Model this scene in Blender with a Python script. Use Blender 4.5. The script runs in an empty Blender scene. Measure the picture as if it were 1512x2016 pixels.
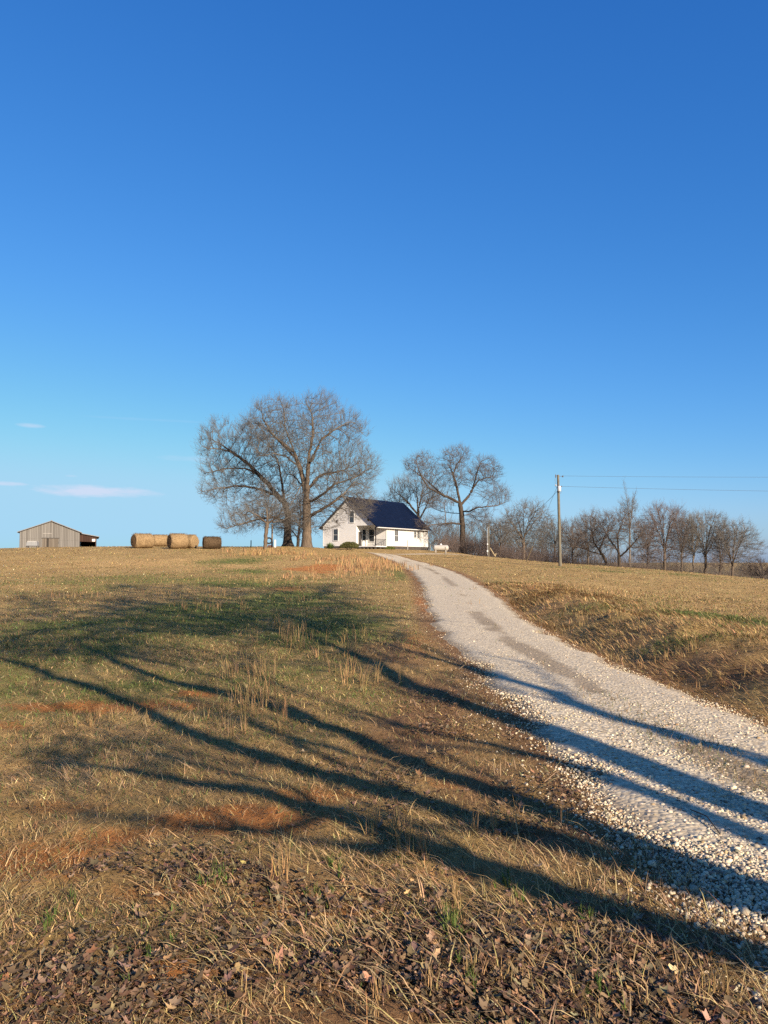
import bpy, math, random
import numpy as np
random.seed(7)
rng = np.random.default_rng(7)
sc = bpy.context.scene
COL = sc.collection
R = math.radians

# ------------------------------------------------------------------ camera model (pixels of a 1512 x 2016 frame)
F, CX, CY = 1512.0, 756.0, 1008.0
PITCH = R(3.5)
CAM = np.array([0.0, 0.0, 1.62])
SUN_AZ, SUN_EL = R(34), R(21)                    # azimuth: to the right of straight behind the viewer
SUN = np.array([math.sin(SUN_AZ) * math.cos(SUN_EL), -math.cos(SUN_AZ) * math.cos(SUN_EL), math.sin(SUN_EL)])

def ray(px, py):
    a, b = (px - CX) / F, (CY - py) / F
    dy = math.cos(PITCH) - b * math.sin(PITCH)
    dz = math.sin(PITCH) + b * math.cos(PITCH)
    return np.array([a / dy, 1.0, dz / dy])

def P(px, py, Y):
    return CAM + ray(px, py) * Y

# ------------------------------------------------------------------ numpy value noise
def _hash(ix, iy, seed):
    n = (ix.astype(np.int64) * 374761393 + iy.astype(np.int64) * 668265263 + seed * 974711) & 0xffffffff
    n = ((n ^ (n >> 13)) * 1274126177) & 0xffffffff
    n = n ^ (n >> 16)
    return (n & 0xffff) / 65535.0
def vnoise(x, y, seed=0):
    ix, iy = np.floor(x), np.floor(y)
    fx, fy = x - ix, y - iy
    fx = fx * fx * (3 - 2 * fx); fy = fy * fy * (3 - 2 * fy)
    a = _hash(ix, iy, seed); b = _hash(ix + 1, iy, seed); c = _hash(ix, iy + 1, seed); d = _hash(ix + 1, iy + 1, seed)
    return (a * (1 - fx) + b * fx) * (1 - fy) + (c * (1 - fx) + d * fx) * fy
def fbm(x, y, seed=0, oct=4):
    s, a, t = 0, 1.0, 0
    for i in range(oct):
        s = s + a * vnoise(x * 2 ** i, y * 2 ** i, seed + i * 17); t += a; a *= .55
    return s / t
def sstep(a, b, x):
    t = np.clip((x - a) / (b - a), 0, 1)
    return t * t * (3 - 2 * t)

# ------------------------------------------------------------------ terrain: thin-plate surface through surveyed points
ctl = [(0,0,0),(-6,3,0),(6,3,-.02),(0,6,0),(-8,8,.05),(8,8,.02),(.5,12,.05),(-8,12,.1),(-55,150,3.0),(-30,150,2.8),
       (0,150,2.6),(30,150,.2),(60,150,-5),(0,200,0),(-80,200,1),(-60,90,2.5),(-40,50,.95),(-30,20,.2),(40,0,-.7),(-40,0,0),
       (0,-40,-.5),(30,-40,-1),(-30,-40,0),(20,10,-.25),(-90,60,1.2),(-90,120,2.6),(90,60,-4),(-70,-40,0),(70,-40,-2)]
for a in [(895,1157,33),(850,1125,52),(800,1101,80),(745,1090,98),(300,1200,22),(300,1140,40),(300,1102,62),(300,1079,82),
          (100,1079,82),(0,1081,82),(0,1135,45),(0,1210,22),(450,1078.5,84),(600,1077,86),(560,1100,66),(650,1118,56),(640,1080,113),
          (742,1081,110),(838,1084,122),(911,1088.5,122),(962,1096,98),(1103,1115,75),(1103,1109,88),(1240,1118,86),(1380,1133,86),
          (1512,1150,86),(1512,1216,22),(1512,1185,40),(1300,1152,50),(1200,1182,28),(1050,1140,45),(700,1140,42),(700,1180,26)]:
    ctl.append(tuple(P(*a)))
ctl += [(30,118,-1.8),(60,118,-4.8),(26,106,-.2),(26,130,-.6),(17,133,1.9),(80,90,-3.4),(40,34,-1.0)]
ctl = np.array(ctl, float)
def _tk(d2):
    return np.where(d2 > 1e-9, .5 * d2 * np.log(np.maximum(d2, 1e-9)), 0)
_n = len(ctl); _s = 50.0
_X = ctl[:, :2] / _s
_K = _tk(((_X[:, None] - _X[None]) ** 2).sum(-1)) + 2e-4 * np.eye(_n)
_Pm = np.hstack([np.ones((_n, 1)), _X])
_M = np.zeros((_n + 3, _n + 3)); _M[:_n, :_n] = _K; _M[:_n, _n:] = _Pm; _M[_n:, :_n] = _Pm.T
_W = np.linalg.solve(_M, np.concatenate([ctl[:, 2], np.zeros(3)]))
def h_tps(x, y):
    x = np.asarray(x, float); y = np.asarray(y, float)
    xc, yc = np.clip(x, -110, 110) / _s, np.clip(y, -60, 210) / _s
    out = _W[_n] + _W[_n + 1] * xc + _W[_n + 2] * yc
    for i in range(_n):
        out = out + _W[i] * _tk((xc - _X[i, 0]) ** 2 + (yc - _X[i, 1]) ** 2)
    r = np.sqrt(x * x + (y - 60) ** 2)
    far = -9 + 9 * (fbm(x / 260 + 3, y / 260, 5, 3) - .5) - 10 * sstep(200, 1500, r)
    k = sstep(95, 210, r)
    return out * (1 - k) + far * k

def hit0(px, py):                                 # ground under a pixel on the smooth terrain
    d = ray(px, py)
    Y = np.geomspace(2, 160, 1500)
    below = CAM[2] + d[2] * Y < h_tps(d[0] * Y, Y)
    i = int(np.argmax(below)) if below.any() else len(Y) - 1
    return np.array([d[0] * Y[i], Y[i]])

# ------------------------------------------------------------------ the drive: edges near the viewer, then a centre line up the hill
Ledge = [(1.72,-14),(1.72,-6),(1.68,0)] + [tuple(hit0(*p)) for p in [(1512,1844),(1290,1672),(1183,1597),(1124,1527),(1055,1475),(1000,1400),(925,1307),(861,1248)]]
Redge = [(4.15,-14),(4.15,-6),(4.05,1)] + [tuple(hit0(*p)) for p in [(1512,1425),(1380,1375),(1264,1328),(1146,1275),(1044,1226)]]
Ledge = np.array(Ledge); Redge = np.array(Redge)
cl = [(y, .5 * (np.interp(y, Ledge[:, 1], Ledge[:, 0]) + np.interp(y, Redge[:, 1], Redge[:, 0])),
          .5 * (np.interp(y, Redge[:, 1], Redge[:, 0]) - np.interp(y, Ledge[:, 1], Ledge[:, 0]))) for y in (-14,-6,0,3,4.5,6,7.5,9,11,13,15.3)]
cpts = [(x, y, w) for y, x, w in cl] + [(2.35,20,1.25),(2.75,27,1.4),(3.05,34,1.5),(3.3,43,1.6),(3.25,52,1.65),(2.9,62,1.65),(2.2,72,1.65),(1.1,81,1.65),
       (-.6,89,1.6),(-3.0,95.5,1.6),(-6.0,100,1.6),(-9.5,103.5,1.5),(-13,107,1.4)]
cpts = np.array(cpts)
def catmull(p, per=10):
    p = np.vstack([2 * p[0] - p[1], p, 2 * p[-1] - p[-2]])
    out = []
    for i in range(1, len(p) - 2):
        for t in np.linspace(0, 1, per, endpoint=False):
            a, b, c, d = p[i - 1], p[i], p[i + 1], p[i + 2]
            out.append(.5 * (2 * b + (c - a) * t + (2 * a - 5 * b + 4 * c - d) * t * t + (3 * b - a - 3 * c + d) * t ** 3))
    out.append(p[-2]); return np.array(out)
drive = catmull(cpts)
spur = catmull(np.array([(-1.5,93.5,1.3),(2.0,97,1.2),(6.0,100.5,1.1),(10,103.5,1.0),(14,106,.9)]))
def path_sd(x, y, path):                          # signed lateral distance (right positive), half width, and outside-distance
    x = np.asarray(x, float); y = np.asarray(y, float)
    best = np.full(x.shape, 1e9); side = np.zeros(x.shape); hw = np.ones(x.shape)
    for a, b in zip(path[:-1], path[1:]):
        dx, dy = b[0] - a[0], b[1] - a[1]; L2 = dx * dx + dy * dy
        t = np.clip(((x - a[0]) * dx + (y - a[1]) * dy) / L2, 0, 1)
        qx, qy = x - a[0] - t * dx, y - a[1] - t * dy
        d = np.sqrt(qx * qx + qy * qy); m = d < best
        best = np.where(m, d, best); side = np.where(m, np.sign(dy * qx - dx * qy), side); hw = np.where(m, a[2] + t * (b[2] - a[2]), hw)
    return best * side, hw
def height(x, y, fine=True):
    x = np.asarray(x, float); y = np.asarray(y, float)
    z = h_tps(x, y)
    near = (np.abs(x) < 60) & (y > -30) & (y < 125)
    off = np.full(x.shape, 50.0); sd = np.full(x.shape, 50.0)
    if near.any():
        s, w = path_sd(x[near], y[near], drive); s2, w2 = path_sd(x[near], y[near], spur)
        sd[near] = s - w
        off[near] = np.minimum(np.abs(s) - w, np.abs(s2) - w2)
    right = sd > 0
    bank = np.where(right, sstep(.25, 1.9, sd) * (1 - .55 * sstep(2.2, 9, sd)) * (1 - .8 * sstep(9, 24, sd)), 0)
    bank = bank * .34 * sstep(-6, 5, y) * (1 - sstep(16, 46, y)) * (.75 + .5 * fbm(x * .4, y * .4, 41, 3))
    dip = -.07 * np.exp(-((sd - .25) / .35) ** 2) * np.where(right, 1, 0) * (1 - sstep(25, 50, y))
    z = z + bank + dip
    if fine:
        k = sstep(.0, .9, off)
        r = np.sqrt(x * x + y * y)
        z = z + k * (.16 * (fbm(x * .22, y * .22, 3, 3) - .5) * sstep(2, 12, r) * (1 - sstep(70, 100, r)) + .07 * (fbm(x * 1.3, y * 1.3, 9, 3) - .5) + .05 * (fbm(x * 5, y * 5, 12, 2) - .5) * (1 - sstep(15, 40, r)))
        z = z + np.where(right, .16 * np.exp(-((sd - 1.6) / 1.1) ** 2) * (fbm(x * 1.1, y * 1.1, 77, 3) - .5) * 2, 0) * (1 - sstep(25, 45, y))
    return z, off, sd

# ------------------------------------------------------------------ polar ground sheet centred under the viewer, fine where it is seen
NR = 470
radii = np.concatenate([[.0], np.geomspace(.6, 4500, NR - 1)])
angs = np.concatenate([np.linspace(-180, -42, 70, endpoint=False), np.linspace(-42, 42, 600, endpoint=False), np.linspace(42, 180, 70, endpoint=False)])
NA = len(angs); ar = np.radians(angs)
GX = radii[:, None] * np.sin(ar)[None]; GY = radii[:, None] * np.cos(ar)[None]
_z, _off, _sd = height(GX.ravel(), GY.ravel())
GZ = _z.reshape(NR, NA); GOFF = _off.reshape(NR, NA); GSD = _sd.reshape(NR, NA)
LR = np.log(radii[1:])
def lookup(T, x, y):
    x = np.atleast_1d(np.asarray(x, float)); y = np.atleast_1d(np.asarray(y, float))
    r = np.maximum(np.sqrt(x * x + y * y), .61); a = np.degrees(np.arctan2(x, y))
    fi = np.clip((np.log(r) - LR[0]) / (LR[1] - LR[0]) + 1, 1, NR - 1.001); i = fi.astype(int); fi -= i
    aa = np.concatenate([angs, [180]]); j = np.clip(np.searchsorted(aa, a, side='right') - 1, 0, NA - 1)
    fj = (a - aa[j]) / (aa[j + 1] - aa[j]); j2 = (j + 1) % NA
    return (T[i, j] * (1 - fi) + T[i + 1, j] * fi) * (1 - fj) + (T[i, j2] * (1 - fi) + T[i + 1, j2] * fi) * fj
def gz(x, y): return float(lookup(GZ, x, y)[0])
_Yg = np.geomspace(2, 170, 900)
def hit(px, py):
    d = ray(px, py)
    below = CAM[2] + d[2] * _Yg < lookup(GZ, d[0] * _Yg, _Yg)
    i = int(np.argmax(below)) if below.any() else len(_Yg) - 1
    x, y = d[0] * _Yg[i], _Yg[i]
    return np.array([x, y, gz(x, y)])

# ------------------------------------------------------------------ what grows where (world-space patches of cover)
def patch(px, py, rx, ry, w):
    c = hit(px, py); a = hit(px, py + ry); b = hit(px, py - ry)
    return (c[0], c[1], rx / F * c[1], max(.15, .5 * abs(b[1] - a[1])), w)
GREEN = [patch(*p) for p in [(470,1200,270,40,.95),(660,1230,130,34,.95),(250,1135,300,22,.5),(90,1235,240,30,.7),(330,1255,420,70,.6),(560,1330,160,22,.4),(1000,1150,60,8,.4),(470,1105,70,12,.8),(500,1124,60,9,.7),(230,1275,190,34,.7),(350,1330,120,22,.6),
    (795,1130,28,12,.7),(1420,1217,120,10,.9),(1350,1262,100,20,.75),(1230,1124,220,6,.45),(290,1350,90,14,.7),(110,1185,120,14,.35),(520,1150,150,14,.6),
    (440,1700,90,20,.4),(900,1830,40,40,.4),(110,1810,40,25,.4),(1180,1195,110,8,.5)]]
CLAY = [patch(*p) for p in [(630,1119,50,7,1.6),(170,1392,190,15,.85),(370,1366,45,8,.8),(520,1610,220,30,.9),(900,1540,90,16,.5),(820,1260,40,26,.5),(60,1690,200,60,.7),(230,1650,150,26,.6),(120,1590,120,20,.5),(600,1790,200,30,.6),(300,1760,160,26,.55),(350,1900,200,30,.5),(900,1720,160,20,.45),
    (650,1565,130,22,.6),(832,1190,18,30,.5),(1050,1156,36,6,.6),(20,1430,70,14,.6),(600,1760,90,18,.45),(560,1160,60,5,.5),(930,1700,120,14,.3)]]
LITTER_SHADE = [patch(*p) for p in [(900,1940,800,190,.95),(250,1950,500,110,.8),(560,1720,420,60,.6),(860,1400,150,90,.85),(960,1540,150,60,.7),(800,1290,90,50,.7),(1110,1660,150,60,.8),(1300,1330,160,50,.8),(1480,1330,160,40,.9),(1060,1195,110,30,.6),  # patches left of the drive darken for branch shade as well as dirt
    (640,1290,160,26,.3),(1230,1265,90,25,.6)]]
STRAW = [patch(*p) for p in [(200,1440,230,40,.7),(60,1530,150,50,.8),(430,1420,160,40,.4),(300,1110,220,10,.5),(1200,1165,180,12,.5)]]
def field(x, y, L):
    v = np.zeros_like(x); n1 = fbm(x * .55, y * .55, 21, 4) - .5; n2 = fbm(x * .55 + 40, y * .55, 33, 4) - .5
    for cx, cy, rx, ry, w in L:
        q = ((x - cx) / rx + 1.3 * n1) ** 2 + ((y - cy) / ry + 1.3 * n2) ** 2
        v = np.maximum(v, w * np.exp(-q * .9))
    return v
def cover(x, y, off):
    g = field(x, y, GREEN); c = field(x, y, CLAY); l = field(x, y, LITTER_SHADE); s = field(x, y, STRAW)
    g = np.clip(g + .9 * (fbm(x * .3, y * .22, 51, 5) - .47), 0, 1)
    edge = np.exp(-(np.maximum(off, 0) / .45) ** 2)
    l = np.clip(np.maximum(l, .75 * edge), 0, 1); g = g * (1 - .7 * edge)
    return g, np.clip(c, 0, 1), l, np.clip(s, 0, 1)

# ------------------------------------------------------------------ mesh / material helpers
def mesh_np(name, verts, polys, mat, parent=None, cols=None, smooth=False):
    me = bpy.data.meshes.new(name)
    verts = np.asarray(verts, np.float32).reshape(-1, 3)
    me.vertices.add(len(verts)); me.vertices.foreach_set('co', verts.ravel())
    starts, loops, off = [], [], 0
    for p in polys:
        p = np.asarray(p, np.int32)
        if len(p) == 0: continue
        k = p.shape[1]; starts.append(off + np.arange(len(p)) * k); loops.append(p.ravel()); off += p.size
    starts = np.concatenate(starts).astype(np.int32); loops = np.concatenate(loops)
    me.loops.add(len(loops)); me.polygons.add(len(starts))
    me.polygons.foreach_set('loop_start', starts); me.loops.foreach_set('vertex_index', loops)
    if smooth: me.polygons.foreach_set('use_smooth', np.ones(len(starts), bool))
    me.update(calc_edges=True)
    if cols is not None:
        at = me.color_attributes.new('Col', 'FLOAT_COLOR', 'POINT')
        c = np.ones((len(verts), 4), np.float32); c[:, :cols.shape[1]] = cols
        at.data.foreach_set('color', c.ravel())
    me.materials.append(mat)
    o = bpy.data.objects.new(name, me); COL.objects.link(o)
    if parent: o.parent = parent
    return o

def tag(o, label=None, cat=None, group=None, kind=None):
    if label: o['label'] = label
    if cat: o['category'] = cat
    if group: o['group'] = group
    if kind: o['kind'] = kind
    return o
def empty(name, loc, rz=0):
    o = bpy.data.objects.new(name, None); COL.objects.link(o)
    o.location = loc; o.rotation_euler = (0, 0, rz); o.empty_display_size = .3
    return o

class MB:
    def __init__(s): s.v = []; s.f = []
    def add(s, vs, fs):
        n = len(s.v); s.v += [tuple(map(float, v)) for v in vs]; s.f += [tuple(i + n for i in f) for f in fs]; return s
    def box(s, x0, x1, y0, y1, z0, z1):
        return s.add([(x0,y0,z0),(x1,y0,z0),(x1,y1,z0),(x0,y1,z0),(x0,y0,z1),(x1,y0,z1),(x1,y1,z1),(x0,y1,z1)],
                     [(0,3,2,1),(4,5,6,7),(0,1,5,4),(1,2,6,5),(2,3,7,6),(3,0,4,7)])
    def prism_y(s, poly, y0, y1):                 # poly in x,z extruded along y
        n = len(poly)
        return s.add([(x, y0, z) for x, z in poly] + [(x, y1, z) for x, z in poly],
                     [tuple(range(n)), tuple(range(2 * n - 1, n - 1, -1))] + [(i, i + n, (i + 1) % n + n, (i + 1) % n) for i in range(n)])
    def tube(s, a, b, r0, r1=None, n=10, cap=True):
        a = np.array(a, float); b = np.array(b, float); r1 = r0 if r1 is None else r1
        d = (b - a) / np.linalg.norm(b - a); t = np.array([0, 0, 1.]) if abs(d[2]) < .9 else np.array([1., 0, 0])
        u = np.cross(d, t); u /= np.linalg.norm(u); w = np.cross(d, u)
        vs = [a + r0 * (math.cos(k) * u + math.sin(k) * w) for k in np.linspace(0, 2 * math.pi, n, endpoint=False)]
        vs += [b + r1 * (math.cos(k) * u + math.sin(k) * w) for k in np.linspace(0, 2 * math.pi, n, endpoint=False)]
        fs = [(i, (i + 1) % n, (i + 1) % n + n, i + n) for i in range(n)]
        if cap: fs += [tuple(range(n - 1, -1, -1)), tuple(range(n, 2 * n))]
        return s.add(vs, fs)
    def path(s, pts, r, n=6):
        for a, b in zip(pts[:-1], pts[1:]): s.tube(a, b, r, r, n)
        return s
    def lathe(s, prof, n=24, axis='z', c=(0, 0, 0)):   # prof: (radius, along)
        vs = []
        for r, t in prof:
            for k in range(n):
                a = 2 * math.pi * k / n; p = (r * math.cos(a), r * math.sin(a), t)
                if axis == 'x': p = (p[2], p[0], p[1])
                vs.append((p[0] + c[0], p[1] + c[1], p[2] + c[2]))
        fs = [(i * n + k, i * n + (k + 1) % n, (i + 1) * n + (k + 1) % n, (i + 1) * n + k) for i in range(len(prof) - 1) for k in range(n)]
        return s.add(vs, fs)
    def build(s, name, mat, parent=None, smooth=False, bevel=0):
        me = bpy.data.meshes.new(name); me.from_pydata(s.v, [], s.f); me.update()
        me.materials.append(mat)
        if smooth: me.polygons.foreach_set('use_smooth', np.ones(len(s.f), bool))
        o = bpy.data.objects.new(name, me); COL.objects.link(o)
        if parent: o.parent = parent
        if bevel:
            m = o.modifiers.new('bevel', 'BEVEL'); m.width = bevel; m.segments = 2; m.limit_method = 'ANGLE'
        return o

class NT:
    """small wrapper for building node trees"""
    def __init__(s, tree): s.t = tree; s.n = tree.nodes; s.l = tree.links
    def node(s, typ, **kw):
        n = s.n.new(typ)
        for k, v in kw.items():
            if k == 'inp':
                for a, b in v.items(): s.put(n.inputs[a], b)
            else: setattr(n, k, v)
        return n
    def put(s, sock, v):
        if isinstance(v, bpy.types.NodeSocket): s.l.new(v, sock)
        elif v is not None: sock.default_value = v
    def math(s, op, a, b=None, c=None, clamp=False):
        n = s.n.new('ShaderNodeMath'); n.operation = op; n.use_clamp = clamp
        s.put(n.inputs[0], a)
        if b is not None: s.put(n.inputs[1], b)
        if c is not None: s.put(n.inputs[2], c)
        return n.outputs[0]
    def mix(s, f, a, b, mode='MIX'):
        n = s.n.new('ShaderNodeMix'); n.data_type = 'RGBA'; n.blend_type = mode
        s.put(n.inputs[0], f); s.put(n.inputs[6], a); s.put(n.inputs[7], b); return n.outputs[2]
    def ramp(s, f, stops):
        n = s.n.new('ShaderNodeValToRGB'); e = n.color_ramp.elements
        while len(e) < len(stops): e.new(.5)
        for el, (p, c) in zip(e, stops): el.position = p; el.color = c if len(c) == 4 else (*c, 1)
        s.put(n.inputs[0], f); return n.outputs[0]
    def noise(s, vec, scale, detail=4, rough=.6, dist=0):
        n = s.n.new('ShaderNodeTexNoise'); s.put(n.inputs['Vector'], vec)
        n.inputs['Scale'].default_value = scale; n.inputs['Detail'].default_value = detail; n.inputs['Roughness'].default_value = rough
        n.inputs['Distortion'].default_value = dist
        return n.outputs['Fac']
    def mapping(s, vec, sc=(1, 1, 1), rot=(0, 0, 0)):
        n = s.n.new('ShaderNodeMapping'); s.put(n.inputs['Vector'], vec); n.inputs['Scale'].default_value = sc; n.inputs['Rotation'].default_value = rot
        return n.outputs[0]
    def bump(s, hgt, strength=.5, dist=.02):
        n = s.n.new('ShaderNodeBump'); n.inputs['Strength'].default_value = strength; n.inputs['Distance'].default_value = dist
        s.put(n.inputs['Height'], hgt); return n.outputs[0]
def c4(c): return (c[0], c[1], c[2], 1)
def new_mat(name):
    m = bpy.data.materials.new(name); m.use_nodes = True
    N = NT(m.node_tree); b = m.node_tree.nodes['Principled BSDF']
    tc = N.node('ShaderNodeTexCoord').outputs['Object']
    return m, N, b, tc
def mat(name, col, rough=.8, var=.25, scale=6, metal=0, bump=0, bscale=30, stretch=(1, 1, 1), col2=None, spec=.3):
    m, N, b, tc = new_mat(name)
    v = N.mapping(tc, stretch)
    n = N.noise(v, scale, 5)
    c2 = col2 or tuple(x * (1 - var) for x in col)
    c1 = col if col2 else tuple(min(1, x * (1 + var)) for x in col)
    N.put(b.inputs['Base Color'], N.ramp(n, [(.3, c4(c2)), (.7, c4(c1))]))
    b.inputs['Roughness'].default_value = rough; b.inputs['Metallic'].default_value = metal
    b.inputs['Specular IOR Level'].default_value = spec
    if bump: N.put(b.inputs['Normal'], N.bump(N.noise(v, bscale, 4), bump, .02))
    return m
def attr_mat(name, rough=.85, trans=0.0, spec=.15):
    m, N, b, tc = new_mat(name)
    a = N.node('ShaderNodeAttribute', attribute_name='Col').outputs['Color']
    N.put(b.inputs['Base Color'], a); b.inputs['Roughness'].default_value = rough; b.inputs['Specular IOR Level'].default_value = spec
    if trans:
        t = N.node('ShaderNodeBsdfTranslucent'); N.put(t.inputs['Color'], a)
        x = N.node('ShaderNodeMixShader'); x.inputs[0].default_value = trans
        N.l.new(b.outputs[0], x.inputs[1]); N.l.new(t.outputs[0], x.inputs[2])
        N.l.new(x.outputs[0], m.node_tree.nodes['Material Output'].inputs['Surface'])
    return m

# ------------------------------------------------------------------ ground
TAN = np.array([.325, .235, .105]); TAN2 = np.array([.24, .16, .072]); GRN = np.array([.085, .108, .032]); CLY = np.array([.28, .10, .028])
LIT = np.array([.13, .075, .04]); STR = np.array([.42, .28, .125])
def ground_mat():
    m, N, b, tc = new_mat('grass_ground')
    at = N.node('ShaderNodeAttribute', attribute_name='Col').outputs
    sp = N.node('ShaderNodeSeparateColor', inp={0: at['Color']})
    g, c, l, s = sp.outputs[0], sp.outputs[1], sp.outputs[2], at['Alpha']
    n1 = N.noise(tc, .35, 6, .65); n2 = N.noise(tc, 2.2, 8, .7); n3 = N.noise(N.mapping(tc, (1, .45, 1), (0, 0, .4)), 9, 8, .75); n4 = N.noise(N.mapping(tc, (1, .3, 1), (0, 0, -.5)), 45, 6, .75)
    base = N.mix(N.ramp(n1, [(.35, (0, 0, 0, 1)), (.65, (1, 1, 1, 1))]), c4(TAN2), c4(TAN))
    base = N.mix(N.ramp(n2, [(.42, (0, 0, 0, 1)), (.62, (1, 1, 1, 1))]), base, N.mix(.5, base, c4((.17, .14, .055))))
    base = N.mix(s, base, c4(STR))
    def thr(v, lo=.25, hi=.75, k=.55):
        return N.ramp(N.math('ADD', v, N.math('MULTIPLY', N.math('SUBTRACT', n2, .5), k)), [(lo, (0, 0, 0, 1)), (hi, (1, 1, 1, 1))])
    base = N.mix(N.math('MULTIPLY', thr(g), .85), base, c4(GRN))
    base = N.mix(thr(l), base, N.mix(n3, c4(LIT * .8), c4((.25, .155, .08))))
    cn = N.math('ADD', N.math('ADD', N.math('MULTIPLY', c, 1.7), N.math('MULTIPLY', N.math('SUBTRACT', n3, .5), 1.4)), N.math('MULTIPLY', N.math('SUBTRACT', n2, .5), .9))
    base = N.mix(N.ramp(cn, [(.46, (0, 0, 0, 1)), (1.0, (.85, .85, .85, 1))]), base, N.mix(n3, c4(CLY * .8), c4((.38, .17, .06))))
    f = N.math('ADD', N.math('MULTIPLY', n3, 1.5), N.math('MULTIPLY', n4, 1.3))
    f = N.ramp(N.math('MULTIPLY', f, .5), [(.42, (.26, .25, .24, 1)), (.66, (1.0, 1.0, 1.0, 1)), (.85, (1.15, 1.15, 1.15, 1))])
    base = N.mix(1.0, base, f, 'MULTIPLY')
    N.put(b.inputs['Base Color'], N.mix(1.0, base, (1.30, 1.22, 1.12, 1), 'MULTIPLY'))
    b.inputs['Roughness'].default_value = .95; b.inputs['Specular IOR Level'].default_value = .08
    hh = N.math('ADD', N.math('MULTIPLY', n3, .7), N.math('MULTIPLY', n4, .5))
    N.put(b.inputs['Normal'], N.bump(hh, .9, .10))
    return m
xs, ys = GX.ravel(), GY.ravel()
g_, c_, l_, s_ = cover(xs, ys, GOFF.ravel())
farm = sstep(70, 140, np.sqrt(xs ** 2 + ys ** 2))
gcol = np.stack([g_ * (1 - farm) + .25 * farm, c_ * (1 - farm), l_ * (1 - farm) + .1 * farm, s_ * (1 - farm)], 1)
ii = np.arange(NR - 1)[:, None] * NA; jj = np.arange(NA)[None]; j2 = (jj + 1) % NA
quads = np.stack([ii + jj, ii + NA + jj, ii + NA + j2, ii + j2], -1).reshape(-1, 4)[:, ::-1]
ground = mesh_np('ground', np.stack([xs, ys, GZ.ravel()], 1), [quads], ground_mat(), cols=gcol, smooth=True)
tag(ground, kind='structure')

# ------------------------------------------------------------------ gravel drive sheet
def gravel_mat():
    m, N, b, tc = new_mat('limestone_gravel')
    v = N.node('ShaderNodeTexVoronoi', feature='F1'); N.put(v.inputs['Vector'], tc); v.inputs['Scale'].default_value = 26
    v2 = N.node('ShaderNodeTexVoronoi', feature='F1'); N.put(v2.inputs['Vector'], tc); v2.inputs['Scale'].default_value = 11
    n1 = N.noise(tc, 1.1, 6, .65); n2 = N.noise(tc, 6, 6, .7); n0 = N.noise(N.mapping(tc, (1, .22, 1)), .7, 4, .6)
    sp = N.node('ShaderNodeSeparateColor', inp={0: v.outputs['Color']}).outputs
    st = N.ramp(sp[0], [(0, (.41, .335, .22, 1)), (.5, (.54, .455, .315, 1)), (1, (.66, .565, .40, 1))])
    st = N.mix(N.ramp(v.outputs['Distance'], [(.4, (0, 0, 0, 1)), (.85, (.6, .6, .6, 1))]), st, (.24, .20, .145, 1))
    at = N.node('ShaderNodeAttribute', attribute_name='Col').outputs['Color']
    dsp = N.node('ShaderNodeSeparateColor', inp={0: at}).outputs
    dirt = N.ramp(N.math('ADD', dsp[0], N.math('ADD', N.math('MULTIPLY', N.math('SUBTRACT', n1, .5), .7), N.math('MULTIPLY', N.math('SUBTRACT', n2, .5), 1.1))), [(.30, (0, 0, 0, 1)), (.72, (1, 1, 1, 1))])
    col = N.mix(N.math('MULTIPLY', dirt, .8), st, N.mix(n2, (.13, .095, .055, 1), (.27, .20, .12, 1)))
    col = N.mix(N.ramp(n0, [(.4, (.0, .0, .0, 1)), (.65, (.3, .3, .3, 1))]), col, (.42, .35, .26, 1))
    N.put(b.inputs['Base Color'], col)
    b.inputs['Roughness'].default_value = .9; b.inputs['Specular IOR Level'].default_value = .15
    hg = N.math('SUBTRACT', 1.0, N.math('ADD', v.outputs['Distance'], N.math('MULTIPLY', v2.outputs['Distance'], .6)))
    N.put(b.inputs['Normal'], N.bump(hg, .45, .02))
    return m
GRAV = gravel_mat()
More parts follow.
